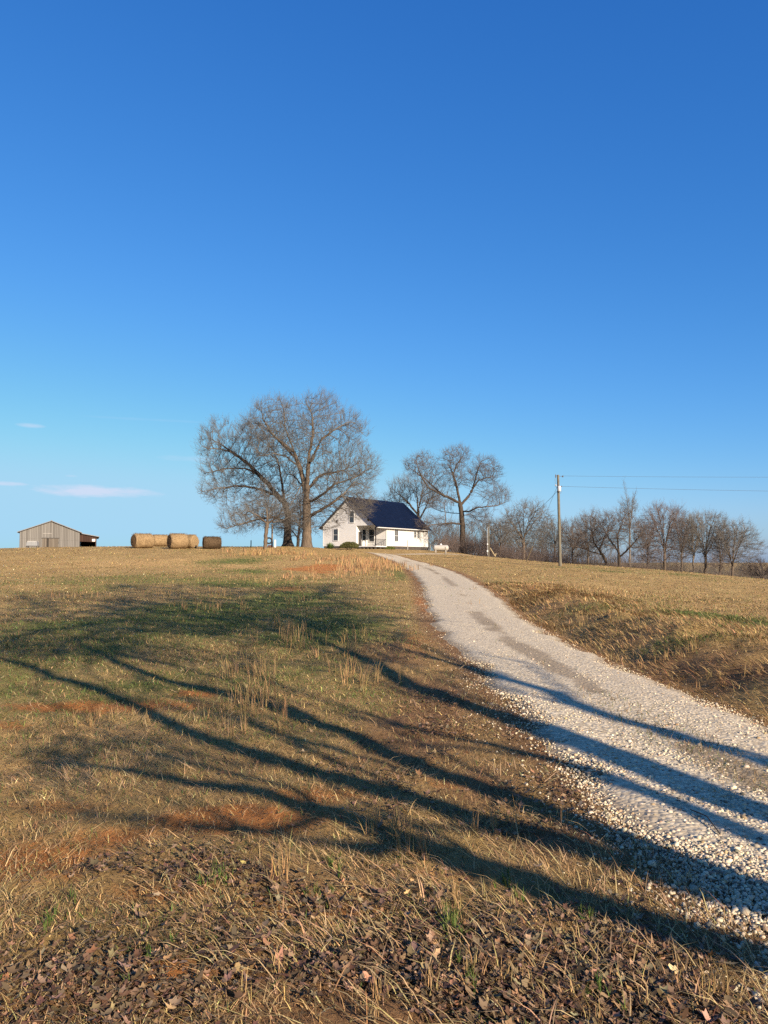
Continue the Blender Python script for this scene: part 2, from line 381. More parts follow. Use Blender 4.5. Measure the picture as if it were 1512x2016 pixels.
def ribbon(name, path, nx, lift, label=None):
    seg = []
    for a, b in zip(path[:-1], path[1:]):
        n = max(1, int(math.hypot(b[0] - a[0], b[1] - a[1]) / (.12 if b[1] < 25 else .4)))
        seg += [a + (b - a) * t for t in np.linspace(0, 1, n, endpoint=False)]
    p = np.array(seg + [path[-1]]); d = np.gradient(p[:, :2], axis=0); d /= np.linalg.norm(d, axis=1)[:, None]
    nrm = np.stack([d[:, 1], -d[:, 0]], 1)
    arc = np.concatenate([[0], np.cumsum(np.linalg.norm(np.diff(p[:, :2], axis=0), axis=1))])
    u = np.linspace(-1, 1, nx)
    wl = p[:, 2] * (1.03 + .2 * (fbm(arc * 1.1, arc * 0 + 3, 61, 5) - .5) * 2); wr = p[:, 2] * (1.03 + .2 * (fbm(arc * 1.1, arc * 0 + 9, 62, 5) - .5) * 2)
    W = np.where(u[None] < 0, wl[:, None], wr[:, None])
    X = p[:, 0:1] + nrm[:, 0:1] * u[None] * W; Y = p[:, 1:2] + nrm[:, 1:2] * u[None] * W
    Z = lookup(GZ, X.ravel(), Y.ravel()).reshape(X.shape)
    rut = -.025 * (np.exp(-((np.abs(u) - .52) / .2) ** 2))[None]
    edge = sstep(1.0, .66, np.abs(u))[None] * np.ones_like(X)
    Z = Z + lift * (edge - .35 * (1 - edge)) + rut * 0 + .012 * (fbm(X * 3, Y * 3, 71, 3)) * edge
    strip = np.exp(-((u - .04) / .19) ** 2)[None] * (.62 + .3 * sstep(30, 15, p[:, 1]))[:, None] * np.ones_like(X)
    side = sstep(.62, .97, np.abs(u))[None] * np.ones_like(X) * 1.1
    rough_ = (sstep(.15, 1, u)[None] * .32 * sstep(24, 12, p[:, 1])[:, None]) * np.ones_like(X)
    strip = strip * sstep(.34, .6, fbm(X * .7 + 3, Y * .35, 211, 4)) * 1.15
    dirt = np.maximum(np.maximum(strip, side), rough_)
    n, k = X.shape; a = np.arange(n - 1)[:, None] * k + np.arange(k - 1)[None]
    q = np.stack([a, a + 1, a + k + 1, a + k], -1).reshape(-1, 4)
    o = mesh_np(name, np.stack([X, Y, Z], -1).reshape(-1, 3), [q], GRAV, cols=np.repeat(dirt.reshape(-1, 1), 3, 1), smooth=True)
    tag(o, label, kind='structure'); return o
ribbon('gravel_driveway', drive, 33, .030)
ribbon('gravel_spur', spur, 13, .022)

# ------------------------------------------------------------------ ground cover: blades, straw, leaves, stones
def sample(n, r0, r1, a0=-33, a1=33, mode='screen'):
    a = np.radians(rng.uniform(a0, a1, n)); u = rng.random(n)
    if mode == 'screen': r = 1 / (1 / r0 + u * (1 / r1 - 1 / r0))
    elif mode == 'log': r = np.exp(np.log(r0) + u * np.log(r1 / r0))
    else: r = np.sqrt(r0 ** 2 + u * (r1 ** 2 - r0 ** 2))
    x, y = r * np.sin(a), r * np.cos(a)
    return x, y
def blades(name, x, y, length, width, lean, cols, material, curve=.5, az=None):
    n = len(x); z = lookup(GZ, x, y) - .004
    az = rng.uniform(0, 2 * np.pi, n) if az is None else az
    wa = az + np.pi / 2 + rng.normal(0, .5, n)
    b = np.stack([x, y, z], 1); w = np.stack([np.cos(wa), np.sin(wa), 0 * wa], 1) * (width / 2)[:, None]
    h = np.stack([np.cos(az), np.sin(az), 0 * az], 1)
    l1 = lean * .75; l2 = np.minimum(lean + curve * rng.random(n), 1.54)
    m = b + (h * np.sin(l1)[:, None] + np.array([0, 0, 1]) * np.cos(l1)[:, None]) * (length * .55)[:, None]
    t = m + (h * np.sin(l2)[:, None] + np.array([0, 0, 1]) * np.cos(l2)[:, None]) * (length * .45)[:, None]
    v = np.stack([b - w, b + w, m + w * .8, m - w * .8, t], 1).reshape(-1, 3)
    k = np.arange(n)[:, None] * 5
    c = np.repeat(cols, 5, 0)
    return mesh_np(name, v, [k + np.array([0, 1, 2, 3]), k + np.array([3, 2, 4])], material, cols=c)
BLADE = attr_mat('grass_blade', .8, .25); LEAFM = attr_mat('dead_leaf', .75, .1); STONEM = attr_mat('stone', .85)
def tint(base, n, v=.3, h=.08):
    k = np.exp(rng.normal(0, v, n))[:, None]
    return np.clip(np.asarray(base)[None] * k * np.exp(rng.normal(0, h, (n, 3))), .005, .8)

# short mown grass, dry and green
xa, ya = sample(170000, 2.2, 60); xb, yb = sample(130000, 7, 95, mode='log')
x = np.concatenate([xa, xb]); y = np.concatenate([ya, yb])
off = lookup(GOFF, x, y); g, c, l, s = cover(x, y, off)
clump = fbm(x * 2.2, y * 2.2, 91, 3)
strip = (off < 0) & (np.abs(lookup(GSD, x, y) + .0) >= 0)
keep = (off > .04 - .34 * sstep(.45, .7, fbm(x * 2.1, y * 2.1, 221, 3))) & (rng.random(len(x)) < np.clip(.35 + 1.1 * (clump - .35) + .5 * g - .55 * c - .45 * l, .05, 1))
x, y, g, c, l, s = x[keep], y[keep], g[keep], c[keep], l[keep], s[keep]
r = np.sqrt(x * x + y * y); n = len(x)
isg = rng.random(n) < np.clip(.10 + .95 * g - .25 * l, .03, .92)
brown = rng.random(n) < .22 + .62 * l + .35 * sstep(.45, .7, fbm(x * .7, y * .5, 181, 4))
cols = np.where(isg[:, None], tint((.10, .135, .038), n), np.where(brown[:, None], tint((.16, .10, .05), n), tint((.30, .212, .096), n, .5)))
ln = np.where(isg, rng.uniform(.03, .08, n), rng.uniform(.02, .075, n)) * (1 + .010 * r)
wd = np.maximum(rng.uniform(.0025, .005, n), r * .00075)
tag(blades('short_grass', x, y, ln, wd, np.clip(rng.normal(1.1, .32, n), .05, 1.5), cols, BLADE), 'short mown grass, mostly dry with green patches', 'grass', kind='stuff')

# flattened straw
xa, ya = sample(60000, 2.2, 40); off = lookup(GOFF, xa, ya); g, c, l, s = cover(xa, ya, off)
keep = (off > -.03) & (rng.random(len(xa)) < .34 + .6 * s - .1 * g - .15 * c - .26 * l)
x, y, l, s = xa[keep], ya[keep], l[keep], s[keep]; n = len(x); r = np.sqrt(x * x + y * y)
swirl = fbm(x * .5, y * .5, 15, 2) * 9 + rng.normal(0, .8, n)
cols = np.where((rng.random(n) < .25 + .3 * l)[:, None], tint((.17, .105, .055), n), tint((.42, .295, .145), n, .25))
tag(blades('straw_thatch', x, y, rng.uniform(.05, .19, n) * (1 + .035 * r), np.maximum(rng.uniform(.0025, .005, n), r * .0006), rng.uniform(1.25, 1.5, n), cols, BLADE, .15, az=swirl), 'flattened pale straw lying over the turf', 'straw', kind='stuff')

xa, ya = sample(90000, 2.2, 16); off = lookup(GOFF, xa, ya)
g, c, l, s = cover(xa, ya, off)
keep = (off > -.02) & (rng.random(len(xa)) < sstep(.33, .62, fbm(xa * 1.9, ya * 1.9, 191, 4)) * (1 - .3 * l) * (1 - .4 * c))
x, y = xa[keep], ya[keep]; n = len(x)
cols = np.where((rng.random(n) < .35)[:, None], tint((.22, .145, .075), n), tint((.42, .295, .14), n, .35))
tag(blades('straw_bits', x, y, rng.uniform(.025, .10, n), np.maximum(rng.uniform(.002, .0045, n), .0006 * y), rng.uniform(.9, 1.5, n), cols, BLADE, .3), 'short broken straw stems over the near turf', 'straw', kind='stuff')

# combed-over long grass on the bank right of the drive
n0_ = 60000; yb = rng.uniform(4, 38, n0_) ** 1.0; xb = rng.uniform(3.6, 12, n0_); sd_b = lookup(GSD, xb, yb); g, c, l, s = cover(xb, yb, lookup(GOFF, xb, yb))
keep = (sd_b > .15) & (sd_b < 4.5) & (rng.random(n0_) < sstep(.30, .60, fbm(xb * 1.1, yb * 1.1, 231, 4)) * (1 - sstep(2.5, 4.5, sd_b)))
x, y, g = xb[keep], yb[keep], g[keep]; n = len(x); r = np.sqrt(x * x + y * y); pk = rng.random(n)
cols = np.where((pk < .32)[:, None], tint((.17, .105, .052), n, .35), np.where((pk < .32 + .4 * g)[:, None], tint((.085, .115, .03), n), tint((.36, .235, .105), n, .35)))
tag(blades('bank_grass', x, y, rng.uniform(.09, .25, n), np.maximum(.004, r * .0007), np.clip(rng.normal(1.25, .2, n), .4, 1.52), cols, BLADE, .3, az=math.pi + fbm(x * .6, y * .6, 241, 3) * 5 - 2.5 + rng.normal(0, .5, n)), 'long brown grass combed over the bank beside the driveway', 'grass', kind='stuff')

# tall dry stalks in clumps
def clumps(L):
    X, Y, Hh, Cc = [], [], [], []
    for px, py, rx, ry, n, h, col in L:
        cx, cy, ex, ey, _ = patch(px, py, rx, ry, 1)
        k = max(1, n // 9); u = rng.normal(0, .55, (k, 2))
        u = np.repeat(u, 9, 0) + rng.normal(0, .05, (k * 9, 2))
        X.append(cx + u[:, 0] * ex); Y.append(cy + u[:, 1] * ey); Hh.append(h * rng.uniform(.45, 1.15, len(u))); Cc.append(tint(col, len(u), .22))
    return map(np.concatenate, (X, Y, Hh, Cc))
GT = (.085, .125, .03); ST = (.31, .205, .095); RD = (.33, .205, .10)
x, y, hh, cc = clumps([(480,1330,70,16,110,.36,ST),(470,1400,85,22,120,.33,ST),(450,1440,80,18,60,.28,ST),(510,1380,30,14,50,.44,ST),(620,1255,90,20,170,.32,ST),(690,1270,60,16,80,.30,ST),(560,1235,50,12,60,.3,ST),
    (700,1340,60,16,120,.36,ST),(230,1415,70,12,110,.14,ST),(130,1430,50,10,60,.14,ST),(735,1116,52,11,950,.55,RD),(700,1124,60,9,450,.42,RD),(650,1103,90,8,380,.34,RD),(560,1150,150,12,160,.3,ST),(530,1090,60,6,500,.5,ST),(600,1092,110,6,380,.36,RD),(610,1137,70,6,200,.3,RD),(690,1104,70,6,380,.42,RD),
    (560,1730,18,16,60,.2,ST),(900,1810,20,14,50,.18,ST),(1000,1950,200,50,110,.13,ST),(640,1990,200,40,80,.12,ST),(1010,1640,80,20,60,.2,ST),(760,1640,60,20,90,.2,ST),(1350,1960,100,30,80,.16,ST),(820,1680,60,18,70,.18,ST),
    (1040,1152,34,5,160,.16,RD),(1330,1290,110,14,120,.16,ST),(1160,1225,90,16,120,.16,ST),(1430,1340,90,20,90,.16,ST),(430,1195,90,10,120,.3,ST),(250,1170,200,20,150,.3,ST),(1250,1180,200,16,250,.2,ST),(895,1835,22,26,110,0.11,GT),(655,1712,16,12,60,0.08,GT),(990,1745,26,12,70,0.08,GT),(110,1810,22,16,60,0.09,GT),(1150,1810,14,10,40,0.07,GT),(930,1945,24,16,60,0.09,GT),(1180,1960,30,16,60,0.09,GT),(800,1690,30,12,50,0.07,GT),(620,1770,40,20,60,0.07,GT),(430,1730,50,20,90,0.07,GT),(300,1890,40,20,50,0.07,GT)])
n = len(x); r = np.sqrt(x * x + y * y)
tag(blades('dry_stalks', x, y, hh, np.maximum(.004, r * .00062), np.abs(rng.normal(.15, .28, n)), cc, BLADE, .6), 'clumps of tall dry bleached grass stalks', 'dry grass', kind='stuff')

# coarse tussocks over the far turf
xb, yb = sample(70000, 12, 110, mode='log'); off = lookup(GOFF, xb, yb); g, c, l, s = cover(xb, yb, off)
keep = (off > .3) & (fbm(xb * .9, yb * .9, 131, 4) + .25 * rng.random(len(xb)) > .60) & (rng.random(len(xb)) < 1 - .7 * c)
x, y, g = xb[keep], yb[keep], g[keep]; n = len(x); r = np.sqrt(x * x + y * y)
cols = np.where((rng.random(n) < .9 * g)[:, None], tint((.09, .12, .035), n), tint((.275, .195, .088), n, .2))
tag(blades('rough_grass', x, y, rng.uniform(.05, .15, n), np.maximum(.005, r * .0008), np.clip(rng.normal(1.15, .3, n), 0, 1.5), cols, BLADE), 'rough pale grass tussocks over the hill pasture', 'grass', kind='stuff')

xa, ya = sample(9000, 2.3, 14); off = lookup(GOFF, xa, ya); g, c, l, s = cover(xa, ya, off)
keep = (off > 0) & (rng.random(len(xa)) < .10 + .5 * s + .5 * sstep(.5, .7, fbm(xa * .8, ya * .8, 201, 3)))
x, y = xa[keep], ya[keep]; n = len(x)
tag(blades('straw_stems', x, y, rng.uniform(.08, .26, n), np.maximum(rng.uniform(.003, .006, n), .0006 * y), rng.uniform(1.3, 1.52, n), tint((.50, .36, .18), n, .2), BLADE, .1, az=fbm(x * .5, y * .5, 15, 2) * 9 + rng.normal(0, .6, n)), 'long loose straw stems fallen across the near turf', 'straw', kind='stuff')
# dead leaves
xa, ya = sample(180000, 2.2, 12, mode='screen'); off = lookup(GOFF, xa, ya); g, c, l, s = cover(xa, ya, off)
keep = (off > -.1) & (rng.random(len(xa)) < np.clip(l * .9 - .1, .02, 1) * sstep(.34, .70, fbm(xa * 1.9, ya * 1.9, 151, 4)) * 1.1 * np.where(off < .05, .15, 1))
x, y = xa[keep], ya[keep]; n = len(x); z = lookup(GZ, x, y)
sz = np.minimum(np.exp(rng.normal(math.log(.0125), .45, n)), .024); az = rng.uniform(0, 6.28, n)
lobes = np.array([(1.15, 0), (.55, .45), (.35, .95), (-.1, .5), (-.75, .55), (-.9, 0), (-.75, -.55), (-.1, -.5), (.35, -.95), (.55, -.45)])
sqz = rng.uniform(.45, 1.0, n); curl = rng.uniform(.1, .9, n); til = rng.normal(0, .28, (n, 2))
lx = lobes[None, :, 0] * sz[:, None] * (1 + .2 * rng.normal(0, 1, (n, 10))); ly = lobes[None, :, 1] * (sz * sqz)[:, None]
lz = (lx ** 2 + 1.6 * ly ** 2) / sz[:, None] * curl[:, None] * .6 + til[:, :1] * lx + til[:, 1:] * ly
X = x[:, None] + lx * np.cos(az)[:, None] - ly * np.sin(az)[:, None]; Yv = y[:, None] + lx * np.sin(az)[:, None] + ly * np.cos(az)[:, None]
lift_ = rng.uniform(.004, .035, n) - lz.min(1) * .5
vv = np.stack([X, Yv, z[:, None] + lift_[:, None] + lz], -1)
cen = np.stack([x, y, z + lift_], -1)[:, None]
vv = np.concatenate([vv, cen], 1).reshape(-1, 3); k = np.arange(n)[:, None] * 11
tr = [k + np.array([i, (i + 1) % 10, 10]) for i in range(10)]
lc = np.where((rng.random(n) < .12)[:, None], tint((.28, .17, .09), n), np.where((rng.random(n) < .4)[:, None], tint((.18, .122, .076), n, .35), tint((.10, .063, .038), n, .4)))
tag(mesh_np('leaf_litter', vv, tr, LEAFM, cols=np.repeat(lc, 11, 0)), 'brown dead leaves scattered thickly over the near turf', 'leaves', kind='stuff')

# gravel stones
ph = (1 + 5 ** .5) / 2
ico = np.array([(-1,ph,0),(1,ph,0),(-1,-ph,0),(1,-ph,0),(0,-1,ph),(0,1,ph),(0,-1,-ph),(0,1,-ph),(ph,0,-1),(ph,0,1),(-ph,0,-1),(-ph,0,1)]) / math.sqrt(1 + ph * ph)
icof = np.array([(0,11,5),(0,5,1),(0,1,7),(0,7,10),(0,10,11),(1,5,9),(5,11,4),(11,10,2),(10,7,6),(7,1,8),(3,9,4),(3,4,2),(3,2,6),(3,6,8),(3,8,9),(4,9,5),(2,4,11),(6,2,10),(8,6,7),(9,8,1)])
octv = np.array([(1,0,0),(-1,0,0),(0,1,0),(0,-1,0),(0,0,1),(0,0,-1)], float); octf = np.array([(0,2,4),(2,1,4),(1,3,4),(3,0,4),(2,0,5),(1,2,5),(3,1,5),(0,3,5)])
def stones(name, x, y, z, size, base, vf, cols, label, cat):
    n = len(x); V = np.repeat(base[None], n, 0) * (1 + rng.normal(0, .16, (n, len(base), 3)))
    V *= rng.uniform(.65, 1.15, (n, 1, 3)); q = rng.normal(0, 1, (n, 4)); q /= np.linalg.norm(q, axis=1)[:, None]
    w, a, b, c = q.T
    Rm = np.stack([1-2*(b*b+c*c),2*(a*b-c*w),2*(a*c+b*w),2*(a*b+c*w),1-2*(a*a+c*c),2*(b*c-a*w),2*(a*c-b*w),2*(b*c+a*w),1-2*(a*a+b*b)], 1).reshape(-1, 3, 3)
    V = np.einsum('nij,nkj->nki', Rm, V); V[..., 2] *= .8; V *= (size / 2)[:, None, None]
    V += np.stack([x, y, z], 1)[:, None]
    fc = (np.arange(n)[:, None, None] * len(base) + vf[None]).reshape(-1, 3)
    tag(mesh_np(name, V.reshape(-1, 3), [fc], STONEM, cols=np.repeat(cols, len(base), 0)), label, cat, kind='stuff')
def stone_pts(n, r0, r1):
    x, y = sample(n, r0, r1, -8, 34); off = lookup(GOFF, x, y); sd = lookup(GSD, x, y)
    lat = -off                                       # metres inside the edge
    dn = fbm(x * 1.2, y * 1.2, 161, 3)
    hw = 1.2
    mid = np.exp(-((lat - 1.15) / .25) ** 2)         # sparse middle strip
    patchy = fbm(x * .9 + 7, y * .5, 163, 4)
    pr = sstep(-.30, .34, lat + .7 * (dn - .5)) * (1 - .9 * mid * sstep(.36, .52, dn)) * (1 - .35 * np.exp(-((np.abs(lat - 1.2) - .55) / .2) ** 2)) * (1 - (.12 + .7 * sstep(7, 11, y)) * sstep(.43, .58, patchy + .12 * sstep(.9, 1.9, lat * 0 + (x - 1.4) / 2)))
    pr = np.maximum(pr, .05 * sstep(-.7, -.05, lat))
    k = rng.random(n) < pr
    return x[k], y[k], lat[k]
def stone_cols(n):
    m = rng.random(n)
    return np.where((m < .14)[:, None], tint((.15, .125, .095), n, .2, .04), np.where((m < .45)[:, None], np.where((m < .25)[:, None], tint((.33, .235, .135), n, .2, .05), tint((.36, .305, .22), n, .2, .03)), tint((.51, .43, .305), n, .18, .03)))
x, y, lat = stone_pts(135000, 2.6, 9.5); n = len(x)
sz = np.exp(rng.normal(math.log(.0165), .34, n)); zz = lookup(GZ, x, y) + .03 * sstep(-.05, .42, lat) + sz * .12
stones('gravel', x, y, zz, sz, ico, icof, stone_cols(n), 'loose pale limestone gravel on the near driveway', 'gravel')
x, y, lat = stone_pts(110000, 9, 34); n = len(x)
sz = np.maximum(np.exp(rng.normal(math.log(.018), .35, n)), .0011 * y); zz = lookup(GZ, x, y) + .03 * sstep(-.05, .42, lat) + sz * .05
stones('gravel', x, y, zz, sz, octv, octf, stone_cols(n), 'loose pale limestone gravel farther up the driveway', 'gravel')

# grass and weeds on the middle strip of the drive
xa, ya = sample(50000, 4, 45, -5, 30); off = lookup(GOFF, xa, ya); lat = -off
keep = (lat > .85) & (rng.random(len(xa)) < .9 * sstep(.47, .60, fbm(xa * 1.5, ya * .7, 171, 4)) * (.35 + .65 * np.exp(-((lat - 1.25) / .3) ** 2)) * np.where(ya < 26, 1, .6))
x, y = xa[keep], ya[keep]; n = len(x); r = np.sqrt(x * x + y * y)
cols = np.where((rng.random(n) < .3)[:, None], tint((.08, .11, .035), n), tint((.22, .155, .08), n))
b_ = blades('drive_weeds', x, y, rng.uniform(.05, .11, n), np.maximum(.004, r * .0007), np.clip(rng.normal(1.0, .3, n), .1, 1.5), cols, BLADE)
b_.location.z = .025
tag(b_, 'sparse dry weeds along the middle of the driveway', 'weeds', kind='stuff')
# ------------------------------------------------------------------ bare trees
def bark_mat(name, c1, c2, rough=.9):
    m, N, b, tc = new_mat(name)
    n = N.noise(N.mapping(tc, (1, 1, .25)), 7, 6, .7)
    N.put(b.inputs['Base Color'], N.ramp(n, [(.35, c4(c2)), (.68, c4(c1))]))
    b.inputs['Roughness'].default_value = rough; b.inputs['Specular IOR Level'].default_value = .1
    N.put(b.inputs['Normal'], N.bump(n, .8, .05)); return m
BARK = bark_mat('grey_bark', (.15, .115, .085), (.065, .05, .037)); BARKD = bark_mat('dark_bark', (.085, .066, .05), (.03, .023, .018)); BARKP = bark_mat('pale_bark', (.20, .165, .125), (.09, .07, .052))
TWIG = bark_mat('twig_bark', (.16, .146, .128), (.085, .076, .066)); TWIGD = bark_mat('dark_twig', (.145, .118, .10), (.075, .06, .051)); TWIGR = bark_mat('reddish_twig', (.17, .132, .115), (.09, .07, .062))

def norm(v): return v / np.maximum(np.linalg.norm(v, axis=-1, keepdims=True), 1e-9)
def resample(pts, step):
    pts = np.asarray(pts, float); L = np.concatenate([[0], np.cumsum(np.linalg.norm(np.diff(pts, axis=0), axis=1))])
    n = max(2, int(L[-1] / step) + 1); t = np.linspace(0, L[-1], n)
    return np.stack([np.interp(t, L, pts[:, i]) for i in range(3)], 1)
def sc_grow(limbs, A, step, di, dk, up=.1, mom=.7, jit=.12, iters=160, maxn=14000, g=None):
    g = g or np.random.default_rng(1)
    pos = np.zeros((maxn, 3)); par = np.full(maxn, -1); dr = np.zeros((maxn, 3)); kids = np.zeros(maxn, int); n = 0
    for pts in limbs:
        q = resample(pts, step); start = 0
        if n: p0 = int(np.argmin(((pos[:n] - q[0]) ** 2).sum(1))); start = 1
        else: p0 = -1
        q = q + g.normal(0, .06 * step, q.shape) * (np.arange(len(q)) > 0)[:, None]
        for i in range(start, len(q)):
            pos[n] = q[i]; par[n] = p0
            if p0 >= 0: dr[n] = norm(q[i] - pos[p0]); kids[p0] += 1
            else: dr[n] = (0, 0, 1)
            p0 = n; n += 1
    A = np.asarray(A, float); nd = np.full(len(A), 1e9); ni = np.zeros(len(A), int)
    def upd(i0, i1):
        for s in range(i0, i1, 400):
            e = min(i1, s + 400); d = np.linalg.norm(A[:, None] - pos[None, s:e], axis=2); k = d.argmin(1); dd = d[np.arange(len(A)), k]
            m = dd < nd; nd[m] = dd[m]; ni[m] = s + k[m]
    upd(0, n)
    for it in range(iters):
        keep = nd > dk; A, nd, ni = A[keep], nd[keep], ni[keep]
        if len(A) < 5: break
        act = nd < di
        if not act.any(): act = nd < nd.min() * 1.2
        acc = np.zeros((n, 3)); np.add.at(acc, ni[act], norm(A[act] - pos[ni[act]]))
        ids = np.nonzero((np.abs(acc).sum(1) > 0) & (kids[:n] < 4))[0]
        if len(ids) == 0 or n + len(ids) >= maxn: break
        d = norm(norm(acc[ids]) + mom * dr[ids] + np.array([0, 0, up]) + g.normal(0, jit, (len(ids), 3)))
        m = len(ids); pos[n:n + m] = pos[ids] + d * step; par[n:n + m] = ids; dr[n:n + m] = d; kids[ids] += 1
        upd(n, n + m); n += m
    return pos[:n], par[:n], dr[:n]
def seg_tubes(p0, p1, r0, r1, d0, d1, k):
    def ring(p, r, d):
        ref = np.where((np.abs(d[:, 2]) > .85)[:, None], np.array([1., 0, 0]), np.array([0, 0, 1.]))
        u = norm(np.cross(d, ref)); w = np.cross(d, u); a = np.linspace(0, 2 * np.pi, k, endpoint=False)
        return p[:, None] + r[:, None, None] * (np.cos(a)[None, :, None] * u[:, None] + np.sin(a)[None, :, None] * w[:, None])
    v = np.concatenate([ring(p0, r0, d0), ring(p1, r1, d1)], 1).reshape(-1, 3); i = np.arange(k)
    q = np.stack([i, (i + 1) % k, (i + 1) % k + k, i + k], 1)
    return v, (np.arange(len(p0))[:, None, None] * 2 * k + q[None]).reshape(-1, 4)
def join(parts):
    V, Q, o = [], [], 0
    for v, q in parts:
        if len(v): V.append(v); Q.append(q + o); o += len(v)
    return np.concatenate(V), np.concatenate(Q)
def tree_geo(limbs, A, step, di, dk, Rb, r0=.011, tw=2, twl=.8, flare=1.5, g=None, up=.1, mom=.7, jit=.12, twup=.35, split=.30, maxn=14000):
    g = g or np.random.default_rng(1)
    pos, par, dr = sc_grow(limbs, A, step, di, dk, up, mom, jit, g=g, maxn=maxn)
    n = len(pos); cnt = np.zeros(n); haskid = np.zeros(n, bool); haskid[par[par >= 0]] = True
    cnt[~haskid] = 1
    for i in range(n - 1, 0, -1):
        if par[i] >= 0: cnt[par[i]] += cnt[i]
    e = math.log(max(3, cnt[0])) / math.log(Rb / r0)
    rad = r0 * np.maximum(cnt, 1) ** (1 / e)
    z0 = pos[0, 2]; hb = (pos[:, 2] - z0); main = rad > .55 * Rb
    rad = rad * np.where(main, 1 + (flare - 1) * np.exp(-np.maximum(hb, 0) / (Rb * 1.3)), 1)
    best = np.full(n, -1); bc = np.zeros(n)
    for i in range(1, n):
        p = par[i]
        if p >= 0 and cnt[i] > bc[p]: bc[p] = cnt[i]; best[p] = i
    c = np.arange(n)[par >= 0]; p = par[c]
    r_s = np.where(best[p] == c, rad[p], np.minimum(rad[p], rad[c] * 1.25)); d_s = np.where((best[p] == c)[:, None], dr[p], dr[c])
    def build(mask):
        out = []
        for lo, hi, k in ((.12, 99, 12), (.035, .12, 6), (0, .035, 4)):
            m = mask & (rad[c] > lo) & (rad[c] <= hi)
            if m.any(): out.append(seg_tubes(pos[p[m]], pos[c[m]], r_s[m], rad[c[m]], d_s[m], dr[c[m]], k))
        return out
    thr = split * Rb
    tr = build(rad[c] > thr); cr = build(rad[c] <= thr)
    cand = np.nonzero((rad < max(.055, r0 * 3.2)) & (np.arange(n) > 3))[0]
    if tw > 0 and len(cand):
        mult = cand[g.random(len(cand) * 1) < 2][g.integers(0, len(cand), int(len(cand) * tw))]; m = len(mult)
        L = twl * g.uniform(.4, 1.2, m); p_ = pos[mult] - dr[mult] * (g.random(m) * step)[:, None]
        cc_ = pos[0] + np.array([0, 0, .38 * (pos[:, 2].max() - z0)]); ow = norm(pos[mult] - cc_)
        d = norm(dr[mult] * .6 + norm(g.normal(0, 1, (m, 3))) * .7 + ow * .6 + np.array([0, 0, twup * .7])); r_ = np.full(m, r0 * .72)
        for s in range(3):
            d1 = norm(d + g.normal(0, .16, (m, 3)) + np.array([0, 0, twup * .35])); q_ = p_ + d1 * (L / 3)[:, None]
            cr.append(seg_tubes(p_, q_, r_, r_ * .78, d, d1, 3))
            for w_ in range(2 if s else 1):
                dv = norm(d1 + norm(g.normal(0, 1, (m, 3))) * .8 + np.array([0, 0, twup * .7])); Lv = L * g.uniform(.22, .5, m); rv = r_ * .6
                cr.append(seg_tubes(q_, q_ + dv * Lv[:, None], rv, rv * .6, dv, dv, 3))
            p_, d, r_ = q_, d1, r_ * .78
    print('TREE', n, len(cand), sum(len(x[1]) for x in cr))
    return join(tr), join(cr)
def tree_obj(name, base, geo, bark, twig, label, cat='tree', group=None):
    o = empty(name, tuple(base)); tag(o, label, cat, group)
    b = np.asarray(base)
    mesh_np('trunk', geo[0][0] - b, [geo[0][1]], bark, o, smooth=True); mesh_np('crown', geo[1][0] - b, [geo[1][1]], twig, o)
    return o
def envelope(blobs, d, n, g):
    """attractors filling ellipsoids given as (px, py, rx, ry, depth offset m, depth radius m)"""
    vol = np.array([(b[2] * b[3]) ** .85 * (b[6] if len(b) > 6 else 1) for b in blobs]); out = []
    for b, k in zip(blobs, (n * vol / vol.sum()).astype(int)):
        c = P(b[0], b[1], d + b[4]); u = norm(g.normal(0, 1, (k, 3))) * (g.random(k) ** (1 / 2.4))[:, None]
        out.append(c + u * np.array([b[2] / F * d, b[5], b[3] / F * d]))
    return np.concatenate(out)
def limbpx(pts, d): return [P(px, py, d + dy) for px, py, dy in pts]
def z2(l, ox, oy, s): return [(ox + x / s, oy + y / s, dy) for x, y, dy in l]

def pix_tree(name, base_px, d, limbs, blobs, n, Rb, seed, bark, twig, label, group=None, step=.38, di=2.6, dk=.56, nk=3.0, tws=1.15, **kw):
    g = np.random.default_rng(seed)
    B = P(base_px[0], base_px[1], d); B[2] = gz(B[0], B[1]) - .15
    L = [limbpx(l, d) for l in limbs]; L[0] = [B] + L[0]
    A = envelope(blobs, d, int(n * nk), g)
    kw['tw'] = kw.get('tw', 2) * tws
    A = A[A[:, 2] > B[2] + kw.pop('zmin', 1.2)]
    return tree_obj(name, B, tree_geo(L, A, step, di, dk, Rb, g=g, **kw), bark, twig, label, group=group)

Z = lambda l: z2(l, 370, 750, 3.78)
